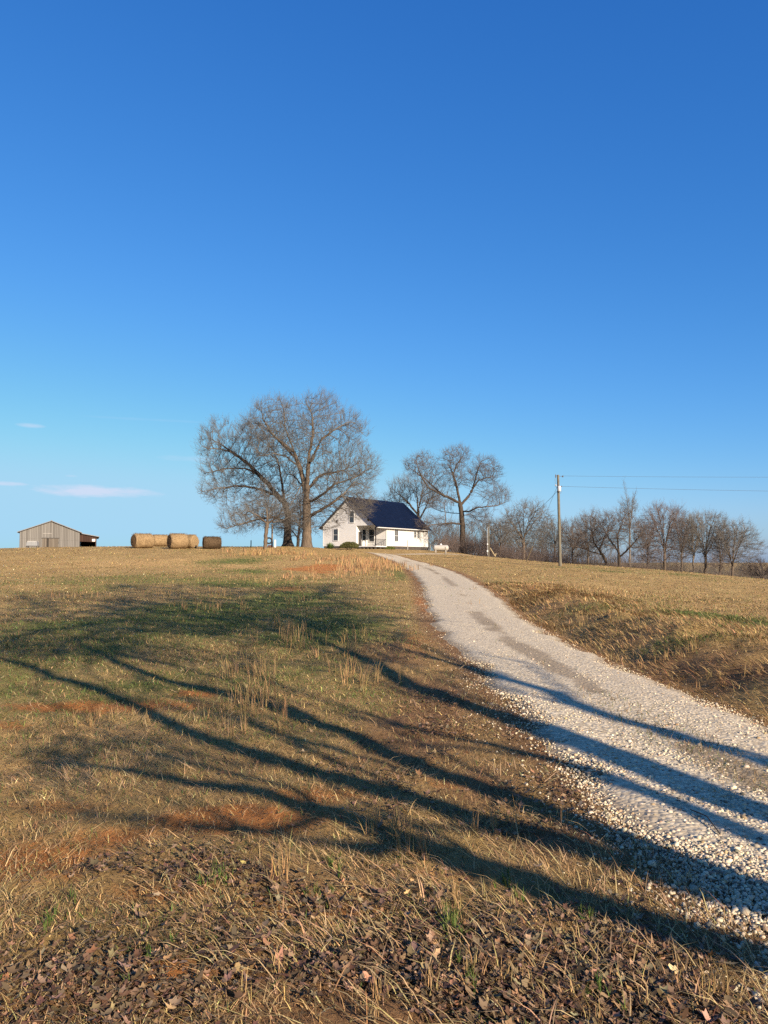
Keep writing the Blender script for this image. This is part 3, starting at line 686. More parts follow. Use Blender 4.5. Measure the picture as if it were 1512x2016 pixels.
# the great maple beside the house
pix_tree('maple_tree', (604,1077), 86,
    [Z([(885,1020,0),(880,850,0),(850,700,0),(815,600,.3),(770,470,.8),(720,350,1),(715,230,1),(690,140,1)]),
     Z([(880,900,0),(890,740,-.5),(900,560,-1),(930,400,-1.2),(925,260,-1.2),(890,180,-1.2)]),
     Z([(900,800,0),(960,720,1),(1020,690,2),(1110,680,3),(1220,640,3.5)]), Z([(905,620,-1),(990,440,-2),(1080,370,-2.5),(1190,310,-2.5)]),
     Z([(900,1010,0),(970,970,-1.5),(1060,920,-2.5),(1150,850,-3),(1250,740,-3)]), Z([(910,900,0),(1010,840,-2),(1090,770,-3),(1240,720,-3.5),(1350,650,-4)]),
     Z([(815,630,.3),(730,560,-1),(640,540,-2),(520,560,-3)]), Z([(800,570,.3),(690,460,2),(580,350,3),(480,300,3.5),(400,330,3)]), Z([(790,530,.5),(650,420,-1.5),(560,290,-2.5),(540,180,-3)]),
     Z([(870,800,0),(780,700,3),(700,690,4)]), Z([(850,760,0),(800,860,-2),(740,960,-4),(660,1020,-5)]), Z([(1150,850,-3),(1220,960,-5),(1180,1050,-6),(1080,1060,-6.5)])],
    [(560,835,75,50,0,5.5),(635,825,45,55,0,4.5),(690,855,34,40,-1,4.5),(590,880,90,60,0,6.5),(690,925,58,52,-1,5.5),(705,985,36,40,-2,4.5),(640,960,70,60,0,6,.6),(610,1010,90,45,1,5,.45),(500,850,30,35,1,3)],
    3700, .50, 11, BARK, TWIG, 'largest bare grey maple, its thick pale trunk nearest the white house', 'bare trees around the farmhouse', r0=.0125, tw=2, twl=.95, split=.22, maxn=16000)
# its darker neighbour leaning left
pix_tree('maple_tree', (567,1076), 95,
    [Z([(740,1080,0),(745,1000,0),(720,900,0),(660,850,0),(600,770,-.5),(530,700,-1),(440,610,-1.5),(330,530,-2),(230,460,-2),(160,430,-2)]),
     Z([(720,920,0),(700,760,1),(680,640,1.5),(640,520,2)]), Z([(330,530,-2),(230,505,-3),(150,500,-3.5)]), Z([(520,690,-1),(420,650,-3),(300,650,-4),(160,680,-4)]),
     Z([(650,850,0),(520,800,-3),(380,780,-4),(200,800,-5)]), Z([(745,1060,0),(640,1010,-3),(520,1030,-4),(380,1070,-5),(280,1100,-5)]), Z([(745,1010,0),(820,900,3),(900,820,4)])],
    [(430,880,40,55,-2,4.5),(455,930,62,38,-2,5),(430,968,42,26,-4,4),(500,880,50,50,0,5),(520,950,70,50,0,5.5),(490,1010,62,34,-3,5),(560,1020,60,30,0,5),(470,1040,40,14,-3,3,.7)],
    2900, .44, 12, BARKD, TWIG, 'bare tree with dark flared trunk whose long limb reaches far left', 'bare trees around the farmhouse', r0=.0125, tw=2, twl=.9, split=.2, flare=2.6)
# small dark forked tree between the two trunks
pix_tree('fork_tree', (586,1077), 101,
    [Z([(820,1190,0),(825,1130,0),(830,1080,0),(840,980,0),(830,900,0)]), Z([(815,1165,0),(790,1135,0),(765,1105,0),(750,1050,.5)]), Z([(828,1100,0),(880,1040,1),(900,980,1)])],
    [(590,1030,26,36,0,3),(560,1045,22,20,0,2.5),(600,990,25,25,0,3)], 420, .20, 13, BARKD, TWIGD, 'small dark forked tree between the two big trunks', 'bare trees around the farmhouse', r0=.011, tw=2, twl=.7, step=.3, di=2.2, dk=.42)
# slender tree in front on the left
pix_tree('young_tree', (522,1077), 80,
    [Z([(582,1120,0),(590,1060,0),(592,980,0),(600,900,0),(605,800,0)]), Z([(590,1050,0),(620,940,.5),(640,830,.5)]), Z([(592,1010,0),(570,880,-.5),(575,760,-.5)]), Z([(600,1060,0),(680,1000,-.5),(740,870,-1)]), Z([(600,1040,0),(640,1050,.5),(700,1040,.5),(770,1000,.5)]), Z([(585,1060,0),(520,1000,-1),(440,960,-1.5)])],
    [(525,990,28,42,0,2),(505,1010,30,30,0,2),(560,1015,24,25,-.5,2),(480,1020,24,20,-1,2)], 620, .20, 14, BARK, TWIG, 'slender pale tree with upright forks, left of the hanging tyre', 'bare trees around the farmhouse', r0=.010, tw=2, twl=.7, step=.3, di=2.2, dk=.42, flare=1.2)
# the dark oak right of the house
Z = lambda l: z2(l, 740, 850, 5.04)
pix_tree('oak_tree', (911,1090), 122,
    [Z([(862,1050,0),(858,930,0),(848,800,0),(832,700,0),(815,600,0),(790,500,.3),(765,420,.3),(735,340,.5),(735,220,.5)]),
     Z([(832,710,0),(760,670,-.5),(650,620,-1),(520,555,-1.5),(430,490,-2),(340,500,-2)]), Z([(520,555,-1.5),(450,440,-1.5),(410,330,-1.5),(400,260,-1.5)]), Z([(660,625,-1),(600,570,1),(500,480,2),(380,390,2.5),(290,320,3)]),
     Z([(850,720,0),(920,640,.5),(965,560,1),(1010,490,1.5),(1080,460,2),(1150,440,2)]), Z([(965,560,1),(1000,420,0),(1040,300,-1)]), Z([(850,790,0),(930,790,-1.5),(1000,755,-2.5),(1080,745,-3),(1200,735,-3.5),(1310,690,-4)]),
     Z([(880,830,0),(940,815,1.5),(1000,870,2),(1090,915,2.5),(1130,900,2.5)]), Z([(860,920,0),(760,905,-1),(640,915,-2),(550,925,-2.5),(470,955,-3)]), Z([(845,810,0),(740,805,2),(640,790,3),(560,755,3.5)]), Z([(690,905,-1.5),(690,830,-2),(680,740,-2)]),
     Z([(770,420,.3),(800,330,0),(860,240,-1)]), Z([(880,910,0),(930,940,-1.5),(980,1000,-2)])],
    [(898,902,33,25,0,4.5),(830,918,36,26,0,4.5),(955,930,34,32,0,4.5),(975,975,32,22,-1,4),(890,940,52,28,0,5),(865,985,42,20,0,4,.7),(855,1035,38,20,-2,4,.8),(940,1015,28,22,0,3.5,.7)],
    3000, .43, 15, BARKD, TWIGD, 'dark gnarled oak with spreading limbs beside the white gas tank', 'bare trees around the farmhouse', r0=.0125, tw=2, twl=.85, jit=.18, mom=.6, up=.03, twup=.15, split=.22)
# pale tree behind the house
pix_tree('ash_tree', (828,1086), 134,
    [Z([(432,1100,0),(428,900,0),(420,820,0),(415,700,0),(400,560,0)]), Z([(430,880,0),(480,780,1),(520,690,1.5),(600,630,2)]), Z([(425,840,0),(350,740,-1),(280,660,-2),(190,590,-2)]), Z([(428,870,0),(330,790,1),(200,720,2)]), Z([(420,780,0),(450,650,0),(470,540,0)])],
    [(800,965,38,26,0,6),(835,965,30,28,0,6),(780,990,30,20,0,5),(850,985,20,22,0,5)], 1000, .40, 16, BARK, TWIG, 'pale bare tree with fanned branches rising behind the navy roof', 'bare trees around the farmhouse', r0=.015, tw=2, twl=1.2, step=.46, dk=.75, up=.25, twup=.5)

# ------------------------------------------------------------------ the wood along the field edge
Z = lambda l: z2(l, 940, 900, 2.643)
TG = 'bare trees along the field edge'
def fan(base, d, top, spread, k, lean=0, low=.25):
    """limbs of a vase-shaped tree in pixels"""
    bx, by = base; H = by - top; L = [[(bx, by - 4, 0), (bx + lean * .3, by - H * low, 0), (bx + lean * .7, by - H * .6, 0), (bx + lean, by - H * .85, 0)]]
    for i in range(k):
        s = -1 if i % 2 else 1; f = (i // 2 + 1) / ((k + 1) // 2); a = low + .05 + .3 * random.random()
        L.append([(bx, by - H * a * .8, 0), (bx + s * spread * f * .45, by - H * (a + .22), 1.5 * math.sin(i * 2.1)), (bx + s * spread * f * .85, by - H * (a + .42), 3 * math.sin(i * 2.1))])
    return L
wood = [
 ('hazy_tree', (1031,1097), 112, fan((1031,1097),112,992,50,6), [(1040,1020,40,32,0,4),(1010,1045,30,30,0,4),(1065,1035,24,28,0,4),(1035,1060,44,22,0,4,.6)], 900, .32, 'bare forked tree left of the tall utility pole', BARK, TWIG, .2),
 ('hazy_tree', (1127,1106), 116, fan((1127,1106),116,1030,22,4), [(1122,1052,20,26,0,3),(1135,1075,26,24,0,3)], 420, .2, 'narrow dark tree just right of the tall utility pole', BARKD, TWIGD, .3),
 ('hazy_tree', (1196,1112), 106, [[(1192,1105,0),(1185,1090,0),(1170,1070,0),(1165,1045,0)],[(1186,1092,0),(1160,1085,-1),(1135,1075,-2)],[(1180,1080,0),(1195,1050,1),(1200,1030,1)]], [(1175,1032,34,24,0,4),(1160,1062,34,22,-1,4),(1190,1060,26,24,1,4)], 650, .28, 'spreading dark tree left of the tall pale twin stem', BARKD, TWIGD, .05),
 ('hazy_tree', (1220,1118), 102, [[(1219,1100,0),(1217,1080,0),(1215,1055,0),(1225,1030,0),(1232,1010,0)],[(1219,1098,0),(1240,1078,-1),(1258,1058,-1.5),(1268,1040,-2)],[(1217,1085,0),(1200,1062,1),(1188,1040,1.5)],[(1240,1078,-1),(1262,1078,-1.5),(1275,1072,-2)]], [(1220,1035,30,28,0,4),(1245,1050,30,28,0,4),(1205,1060,26,24,0,4),(1262,1070,16,14,-1,3)], 800, .3, 'stout oak with crooked low limbs in the field-edge wood', BARKD, TWIGD, .0),
 ('hazy_tree', (1241,1116), 122, fan((1240,1116),122,985,14,4,0,.55), [(1239,1003,18,17,0,2.5),(1232,1030,14,20,0,2.5)], 300, .18, 'tallest pale thin tree standing above the oak crown', BARKP, TWIG, .5),
 ('hazy_tree', (1309,1128), 105, fan((1309,1128),105,998,40,7,-3), [(1305,1022,36,24,0,4),(1283,1045,20,34,0,4),(1330,1045,18,34,0,4),(1308,1060,36,34,0,4,.7),(1310,1090,40,22,0,3.5,.7)], 1150, .26, 'fan-shaped reddish tree with dense low shoots', BARK, TWIGR, .35),
 ('hazy_tree', (1366,1135), 104, fan((1366,1135),104,1018,22,4,-4,.3), [(1364,1040,20,26,0,3),(1362,1070,22,26,0,3)], 480, .17, 'slim pale stem between the reddish fan and the broad crown', BARKP, TWIG, .35),
 ('hazy_tree', (1388,1137), 106, fan((1388,1137),106,1013,46,7,4), [(1392,1036,38,24,0,4),(1415,1055,20,26,0,4),(1380,1065,36,28,0,4)], 950, .24, 'broad-crowned upright tree with two pale stems', BARK, TWIG, .35),
 ('hazy_tree', (1441,1143), 102, fan((1441,1143),102,1031,36,6,6), [(1452,1056,32,26,0,4),(1470,1080,20,26,0,4),(1436,1085,26,26,0,4)], 800, .22, 'rightmost tall tree beside the hazy gap in the wood', BARK, TWIG, .3),
 ('hazy_tree', (1500,1152), 110, fan((1500,1152),110,1110,30,4), [(1498,1122,34,18,0,4)], 350, .14, 'low rounded bush-like tree at the far right edge', BARK, TWIGR, .3),
 ('hazy_tree', (985,1095), 125, fan((985,1095),125,1025,26,4), [(982,1050,26,24,0,4)], 350, .2, 'grey tree behind the braced meter pole', BARK, TWIG, .3),
 ('hazy_tree', (1092,1101), 124, fan((1092,1101),124,1032,24,5), [(1090,1055,26,26,0,4)], 420, .2, 'bare tree in the gap just left of the tall pole foot', BARK, TWIG, .3),
 ('hazy_tree', (1158,1108), 122, fan((1158,1108),122,1022,26,5,-3), [(1155,1042,26,26,0,4),(1150,1075,30,24,0,4)], 560, .22, 'rounded grey tree behind the left side of the oak', BARK, TWIG, .3),
 ('hazy_tree', (1275,1122), 124, fan((1275,1122),124,1032,22,5), [(1272,1055,24,26,0,4),(1272,1085,26,24,0,4)], 480, .2, 'tree filling the gap between oak and reddish fan', BARK, TWIGR, .3),
 ('hazy_tree', (1342,1130), 120, fan((1342,1130),120,1020,22,5), [(1342,1042,22,26,0,4),(1342,1080,24,26,0,4)], 480, .2, 'grey tree close behind the right side of the reddish fan', BARK, TWIG, .35),
 ('hazy_tree', (1418,1140), 122, fan((1418,1140),122,1045,24,5), [(1420,1068,24,26,0,4),(1415,1100,28,22,0,4)], 480, .2, 'lower tree behind the two right-hand upright crowns', BARK, TWIGR, .35),
 ('hazy_tree', (1585,1158), 104, fan((1585,1158),104,1040,36,6), [(1585,1065,36,26,0,4),(1590,1095,34,26,0,4)], 600, .22, 'bare tree standing past the right end of the wood', BARK, TWIG, .3),
]
for i, (nm, base, d, limbs, blobs, n, Rb, lab, bk, tw_, tu) in enumerate(wood):
    blobs = [(b_[0], b_[1], b_[2] * 1.13, b_[3] * 1.1) + tuple(b_[4:]) for b_ in blobs]
    pix_tree(nm, base, d, limbs, blobs, int(n * 1.9), Rb * .68, 40 + i, bk, tw_, lab, TG, step=.40, dk=.6, r0=.0145, tw=2, twl=.9, twup=tu, up=tu * .5, zmin=.6, flare=1.2)

# scrub template: many-stemmed thicket bush, repeated inside one mass
def bush_geo(seed, stems=14, h=3.4, spread=.5, r=.022):
    g = np.random.default_rng(seed); a0, a1, ra, rb, dd = [], [], [], [], []
    def rec(p, d, L, r_, dep):
        n = 2
        for _ in range(n):
            d = d + g.normal(0, .16, 3); d /= np.linalg.norm(d); q = p + d * L / n
            a0.append(p); a1.append(q); ra.append(r_); rb.append(r_ * .8); dd.append(d); p = q; r_ *= .8
            if dep < 3 and g.random() < .95:
                e = d + g.normal(0, .55, 3) + np.array([0, 0, .25]); e /= np.linalg.norm(e); rec(p, e, L * .62, r_ * .75, dep + 1)
        if dep < 3: rec(p, d, L * .6, r_ * .8, dep + 1)
    for s in range(stems):
        a = g.uniform(0, 6.28); d = np.array([math.cos(a) * spread * g.random(), math.sin(a) * spread * g.random(), 1.]); d /= np.linalg.norm(d)
        rec(np.array([math.cos(a) * .5 * g.random(), math.sin(a) * .5 * g.random(), 0]), d, h * g.uniform(.35, .6), r, 0)
    return seg_tubes(np.array(a0), np.array(a1), np.array(ra), np.array(rb), np.array(dd), np.array(dd), 3)
BT = [bush_geo(100 + i, 12, 3.2, .6) for i in range(4)]
def thicket(name, spots, mat_, label, cat):
    parts = []
    for x, y, s, k, a in spots:
        v, q = BT[k % 4]; c, s_ = math.cos(a), math.sin(a)
        w_ = np.stack([v[:, 0] * c - v[:, 1] * s_, v[:, 0] * s_ + v[:, 1] * c, v[:, 2]], 1) * np.array([s * 1.15, s * 1.15, s])
        parts.append((w_ + np.array([x, y, gz(x, y) - .1]), q))
    v, q = join(parts); tag(mesh_np(name, v, [q], mat_), label, cat, kind='stuff')
sp_ = []
for px in np.arange(868, 1700, 7.0):
    for row in range(3):
        d = (118 if px < 1000 else 110) + row * 7 + random.uniform(-3, 3) - (6 if px > 1180 else 0)
        x = (px + random.uniform(-5, 5) - CX) / F * d
        hpx = 1.0 if px < 1180 else 1.0
        if px > 1460: hpx = .8
        sp_.append((x, d, hpx * random.uniform(.55, 1.05) * (1 + .12 * row), random.randrange(4), random.uniform(0, 6.28)))
thicket('undergrowth', sp_, TWIGR, 'brown leafless scrub filling the field-edge wood', 'undergrowth')
sp_ = [((px + random.uniform(-9, 9) - CX) / F * d, d, random.uniform(1.7, 2.8), random.randrange(4), random.uniform(0, 6.28)) for d in (150, 185, 240) for px in np.arange(770, 1700, 13.0)]
sp_ += [((px - CX) / F * d, d, random.uniform(2.2, 3.4), random.randrange(4), random.uniform(0, 6.28)) for px in list(np.arange(-120, 30, 9.0)) + [18, 22, 27, 31, 58, 60, 64] for d in (300, 330)]
thicket('distant_woods', sp_, TWIG, 'distant leafless woods fading beyond the fields', 'woods')

# ------------------------------------------------------------------ the tree behind the viewer, whose branches throw the shadows
sh = SUN[:2] / np.linalg.norm(SUN[:2]); pe = np.array([-sh[1], sh[0]]); tE = math.tan(SUN_EL)
pe = np.array([sh[1] * -1, sh[0]])
TB = np.array([3.7, 1.4]) + sh * 2.1 / tE
def lift(px, py, dep=0.0):                        # point of the tree's plane whose shadow falls on that ground point
    g_ = hit(px, py); al = float((TB - g_[:2]) @ sh)
    q = np.array([g_[0], g_[1], g_[2]]) + SUN / math.hypot(SUN[0], SUN[1]) * (al + dep)
    return q
TBZ = gz(TB[0], TB[1]) - .15
fork = np.array([TB[0], TB[1], TBZ + 2.2])
bands = [
 [(1505,1897),(1344,1844),(1237,1809),(1130,1763),(1022,1731),(942,1709),(834,1672),(740,1643),(661,1616),(608,1590),(529,1563),(423,1548),(317,1532),(185,1510),(60,1500)],
 [(1425,1758),(1344,1736),(1237,1704),(1130,1666),(1022,1640),(915,1613),(807,1580),(700,1538),(620,1515),(529,1488),(450,1467),(370,1441),(296,1409),(238,1377),(159,1346),(79,1319),(0,1298),(-120,1272),(-260,1245)],
 [(1452,1752),(1344,1709),(1237,1666),(1156,1634),(1076,1602),(1000,1570),(915,1543),(807,1496),(688,1446),(582,1409),(476,1372),(397,1356),(296,1330),(227,1303),(175,1274),(127,1250)],
 [(1512,1677),(1371,1613),(1264,1570),(1183,1532),(1097,1500),(1044,1484),(915,1457),(807,1436),(700,1412),(620,1395)],
 [(1512,1607),(1425,1586),(1344,1554),(1237,1510),(1183,1490),(1103,1457),(1000,1415),(942,1400),(861,1366),(780,1334),(700,1291),(640,1265),(590,1240)],
 [(1512,1510),(1479,1498),(1398,1479),(1318,1455),(1237,1430),(1156,1404),(1076,1369),(1000,1345),(925,1318),(861,1296),(780,1275),(700,1256),(620,1228),(560,1205)],
]
rr_ = [.54, .60, .60, .46, .80, .58]
limbs = [[np.array([TB[0], TB[1], TBZ]), np.array([TB[0], TB[1], TBZ + 1.1]), fork]]
g0 = np.random.default_rng(5)
for bi, b in enumerate(bands):
    dep = [-2.2, 1.2, -.8, 1.6, .2, 2.4][bi]
    pts = [lift(px, py, dep * min(1, .25 + i / 6)) for i, (px, py) in enumerate(b)]
    limbs.append([fork] + pts)
nb0 = len(limbs)
for bi, b in enumerate(bands):
    for j in range(4):
        s0 = (4 + j * 2 if j < 3 else 6) + (1 if bi > 2 else 0); sg = 1 if (j + bi) % 2 else -1; dep = [-2.2, 1.2, -.8, 1.6, .2, 2.4][bi]; am = random.uniform(.5, 1.25)
        pts = []
        for i in range(s0, min(len(b), s0 + 6 + j)):
            k = (i - s0) / 6.0; px, py = b[i]; sc0 = (py - 1085) / 400.0
            pts.append(lift(px + random.uniform(-8, 8), py + sg * am * 75 * sc0 * k ** .8 + random.uniform(-3, 3) * sc0, dep * min(1, .25 + i / 6) + sg * 1.2 * k))
        if len(pts) > 2: limbs.append(pts)
limbs.append([lift(1156,1404,2), lift(1076,1350,2.4), lift(1033,1312,2.8), lift(936,1288,3)])
limbs.append([lift(780,1334,1.2), lift(760,1310,2), lift(790,1240,2.5), lift(770,1215,2.7)])
limbs.append([lift(661,1616,-2.2), lift(420,1640,-2.8), lift(200,1600,-3), lift(60,1590,-3)])
A = []
for px0, px1, py0, py1, n in [(200,720,1150,1250,1700),(0,300,1165,1300,600),(700,830,1190,1260,40),(250,700,1250,1330,50),(60,520,1480,1540,40)]:
    for _ in range(n):
        A.append(lift(random.uniform(px0, px1), random.uniform(py0, py1), random.uniform(-3.5, 3.5)))
A = np.array(A)
def shade_geo():
    g = np.random.default_rng(77)
    L = limbs
    pos, par, dr = sc_grow(L, A, .32, 2.6, .34, .08, .7, .12, g=g, maxn=9000)
    n = len(pos)
    # stems keep a girth of their own: thick at the fork, thinning outwards
    dist = np.zeros(n)
    for i in range(1, n): dist[i] = dist[par[i]] + np.linalg.norm(pos[i] - pos[par[i]])
    cnt = np.zeros(n); hk = np.zeros(n, bool); hk[par[par >= 0]] = True; cnt[~hk] = 1
    for i in range(n - 1, 0, -1): cnt[par[i]] += cnt[i]
    nl = sum(len(resample(l, .32)) - (1 if k else 0) for k, l in enumerate(L))
    rad = .011 * np.maximum(cnt, 1) ** .40
    st = np.arange(n) < nl
    rad = np.where(st, np.maximum(rad * .5, .175 * np.clip(1 - dist / 24, .36, 1)), np.minimum(rad, .06))
    main = st & (dist < 2.2); rad = np.where(main, .30, rad)
    n0 = len(resample(L[0], .32)); o = n0
    for k, l in enumerate(L[1:]):
        m = len(resample(l, .32)) - 1
        if k < 6: rad[o:o + m] *= rr_[k] / .66 * np.interp(np.linspace(0, 1, m), [0, .55, 1], [1, .9, .22])
        else: rad[o:o + m] = np.minimum(rad[o:o + m], np.linspace(.030, .011, m))
        o += m
    c = np.arange(1, n); p = par[c]
    rs = np.minimum(rad[p], rad[c] * 1.3)
    n7 = sum(len(resample(l, .32)) - (1 if k else 0) for k, l in enumerate(L[:7])); big = c < n7
    tr = seg_tubes(pos[p[big]], pos[c[big]], rs[big], rad[c[big]], dr[c[big]], dr[c[big]], 10)
    cr = [seg_tubes(pos[p[~big]], pos[c[~big]], rs[~big], rad[c[~big]], dr[c[~big]], dr[c[~big]], 5)]
    cand = np.nonzero((rad < .03))[0]; hi_ = pos[cand, 2] - pos[0, 2] > 5.0; mult = np.concatenate([np.repeat(cand[hi_], 3), cand[~hi_]]); m = len(mult)
    d = norm(dr[mult] * .8 + norm(g.normal(0, 1, (m, 3))) * .9 + np.array([0, 0, .3])); Lh = g.uniform(.3, .9, m); a = pos[mult]; b = a + d * Lh[:, None]
    rr = np.full(m, .011); cr.append(seg_tubes(a, b, rr, rr * .5, d, d, 3))
    return tr, join(cr)
tree_obj('shade_tree', (TB[0], TB[1], TBZ), shade_geo(), BARK, TWIG, 'many-stemmed bare tree whose branch shadows stripe the near driveway', group='bare trees by the road')

# ------------------------------------------------------------------ farmhouse
def clap_mat(name, col, vertical=False, pitch=.13, depth=.8):
    m, N, b, tc = new_mat(name)
    sepx = N.node('ShaderNodeSeparateXYZ', inp={0: tc}).outputs
    co = N.math('ADD', sepx[0], sepx[1]) if vertical else sepx[2]
    t = N.math('FRACT', N.math('DIVIDE', co, pitch))
    n = N.noise(N.mapping(tc, (.6, .6, 3)), 3, 5, .6); n2 = N.noise(tc, .7, 3)
    f = N.math('ADD', .86, N.math('MULTIPLY', n, .22))
    seam = N.ramp(t, [(0, (.55, .55, .55, 1)), (.07, (1, 1, 1, 1))])
    cc = N.mix(1.0, N.mix(N.ramp(n2, [(.4, (0, 0, 0, 1)), (.7, (.35, .35, .35, 1))]), c4(col), c4([x * .82 for x in col])), seam, 'MULTIPLY')
    N.put(b.inputs['Base Color'], N.mix(1.0, cc, N.node('ShaderNodeCombineColor', inp={0: f, 1: f, 2: f}).outputs[0], 'MULTIPLY'))
    b.inputs['Roughness'].default_value = .6; b.inputs['Specular IOR Level'].default_value = .3
    N.put(b.inputs['Normal'], N.bump(t, depth, .02)); return m
SIDING = clap_mat('white_clapboard', (.63, .625, .61), pitch=.16); PANEL = clap_mat('white_panel', (.55, .545, .53), vertical=True, pitch=.4, depth=.3)
TRIM = mat('white_trim', (.5, .495, .48), .6, .05); GLASS = mat('window_glass', (.03, .035, .04), .08, .2, 2, spec=.6); DARKM = mat('dark_metal', (.03, .026, .024), .5, .2)
PORCHW = mat('porch_paint', (.42, .415, .4), .7, .08); BLOCK = mat('foundation_block', (.055, .048, .042), .9, .3, 5); DOORM = mat('door_paint', (.55, .52, .47), .5, .08); UNDER = mat('shade_fill', (.03, .026, .022), .95, .2)
def roof_mat():
    m, N, b, tc = new_mat('navy_metal_roof')
    n = N.noise(tc, 1.2, 4)
    N.put(b.inputs['Base Color'], N.ramp(n, [(.3, (.003, .006, .018, 1)), (.7, (.005, .009, .025, 1))]))
    b.inputs['Roughness'].default_value = .45; b.inputs['Specular IOR Level'].default_value = .18
    return m
ROOF = roof_mat()
hx, hy, _ = P(740, 1081, 110); hz = gz(hx, hy) - .05
house = empty('farmhouse', (hx, hy, hz), R(-33)); tag(house, 'white clapboard farmhouse with steep navy metal roof and corner porch', 'house')
HW, HL, ZB, ZE, ZR = 9.5, 15.0, .55, 3.5, 7.55
pA, pB = -3.4, 2.8
def wallp(mb, m, label=None):
    o = mb.build('wall', m, house)
    if label: o['label'] = label
    return o
wallp(MB().box(-HW, pA, 0, .2, ZB, ZE).prism_y([(-HW, ZE), (0, ZE), (-HW / 2, ZR - .02)], 0, .2), SIDING)
wallp(MB().box(pA - .2, pA, .2, pB, ZB, ZE), SIDING)
wallp(MB().box(pA - .2, -.2, pB, pB + .2, ZB, ZE), SIDING)
wallp(MB().box(-.2, 0, pB, HL - .2, ZB, ZE), PANEL, 'smooth white panelled long wall')
wallp(MB().box(-HW, -HW + .2, .2, HL - .2, ZB, ZE), SIDING)
wallp(MB().box(-HW, 0, HL - .2, HL, ZB, ZE).prism_y([(-HW, ZE), (0, ZE), (-HW / 2, ZR - .02)], HL - .2, HL), SIDING)
MB().add([(x_, y_, z_) for z_ in (-.8, ZB - .003) for x_, y_ in ((-HW + .1, .1), (pA - .05, .1), (pA - .05, pB + .1), (-.1, pB + .1), (-.1, HL - .1), (-HW + .1, HL - .1))], [(5,4,3,2,1,0),(6,7,8,9,10,11)] + [(i, (i + 1) % 6, (i + 1) % 6 + 6, i + 6) for i in range(6)]).build('foundation', BLOCK, house)
MB().box(pA + .004, .05, -.05, pB - .004, ZB - .16, ZB - .004).build('porch_floor', TRIM, house)
MB().box(pA, -.2, .2, pB, ZE - .06, ZE - .01).build('porch_ceiling', PORCHW, house)
for i in range(5): MB().box(pA + .5 + i * .65, pA + .75 + i * .65, .02, .22, -.8, ZB - .17).build('porch_pier', BLOCK, house)
MB().box(-.25, -.05, 1.3, 1.5, -.8, ZB - .17).build('porch_pier', BLOCK, house)
MB().box(pA, -.3, pB - .3, pB - .02, -.8, ZB - .18).box(pA + .02, pA + .2, .3, pB - .31, -.8, ZB - .18).build('shade_fill', UNDER, house)  # near-black boxes painting the shade under the porch floor
# porch beam, post and railing
MB().box(-.22, 0, .2, pB - .004, ZE - .22, ZE - .002).build('porch_beam', TRIM, house)
MB().box(-.16, -.04, .03, .15, ZB, ZE - .22).build('post', DARKM, house)
rl = MB()
for a, b, along in ((pA + 1.5, -.16, 'x'), (.15, pB, 'y')):
    for zc in (ZB + .1, ZB + .95):
        if along == 'x': rl.box(a, b, .07, .11, zc - .025, zc + .025)
        else: rl.box(-.12, -.08, a, b, zc - .025, zc + .025)
    k = a + .06
    while k < b - .03:
        if along == 'x': rl.box(k - .012, k + .012, .078, .102, ZB + .126, ZB + .924)
        else: rl.box(-.112, -.088, k - .012, k + .012, ZB + .126, ZB + .924)
        k += .16
rl.box(pA + 1.44, pA + 1.5, .06, .12, ZB, ZB + 1.02).build('railing', DARKM, house)
# roof: two slabs with seams, ridge cap, white eave trim
rf = MB(); ov, og = .55, .42
ux, uz = HW / 2, ZR - ZE; Ls = math.hypot(ux, uz); cs, sn = ux / Ls, uz / Ls
def slope_pt(side, t, lift_, y):                  # t metres down from the ridge
    x = -HW / 2 + side * (t * cs + lift_ * sn); z = ZR + .02 - t * sn + lift_ * cs
    return (x, y, z)
LE = Ls + ov
for s in (1, -1):
    q = [slope_pt(s, 0, 0, -og), slope_pt(s, LE, 0, -og), slope_pt(s, LE, 0, HL + og), slope_pt(s, 0, 0, HL + og)]
    q2 = [slope_pt(s, 0, .12, -og), slope_pt(s, LE, .12, -og), slope_pt(s, LE, .12, HL + og), slope_pt(s, 0, .12, HL + og)]
    rf.add(q + q2, [(0,1,2,3),(7,6,5,4),(0,4,5,1),(1,5,6,2),(2,6,7,3),(3,7,4,0)])
    y = -og + .22
    while y < HL + og:
        a = [slope_pt(s, .1, .121, y - .02), slope_pt(s, LE - .01, .121, y - .02), slope_pt(s, LE - .01, .121, y + .02), slope_pt(s, .1, .121, y + .02)]
        b = [slope_pt(s, .1, .155, y - .012), slope_pt(s, LE - .01, .155, y - .012), slope_pt(s, LE - .01, .155, y + .012), slope_pt(s, .1, .155, y + .012)]
        rf.add(a + b, [(7,6,5,4),(0,4,5,1),(1,5,6,2),(2,6,7,3),(3,7,4,0)]); y += .42
roof = rf.build('roof', ROOF, house)
MB().prism_y([(-HW / 2 - .25, ZR - .02), (-HW / 2 + .25, ZR - .02), (-HW / 2, ZR + .26)], -og - .01, HL + og + .01).build('ridge_cap', ROOF, roof)
ev = MB(); e0 = slope_pt(1, LE, 0, 0)
ev.box(e0[0] + .085, e0[0] + .15, -og + .02, HL + og - .02, e0[2] - .06, e0[2] + .03); e1 = slope_pt(-1, LE, 0, 0)
ev.box(e1[0] - .19, e1[0] - .085, -og + .02, HL + og - .02, e1[2] - .09, e1[2] + .03)
ev.build('gutter', TRIM, roof)
MB().box(.002, e0[0] + .08, .01, HL, e0[2] + .03, e0[2] + .06).build('soffit', TRIM, roof)
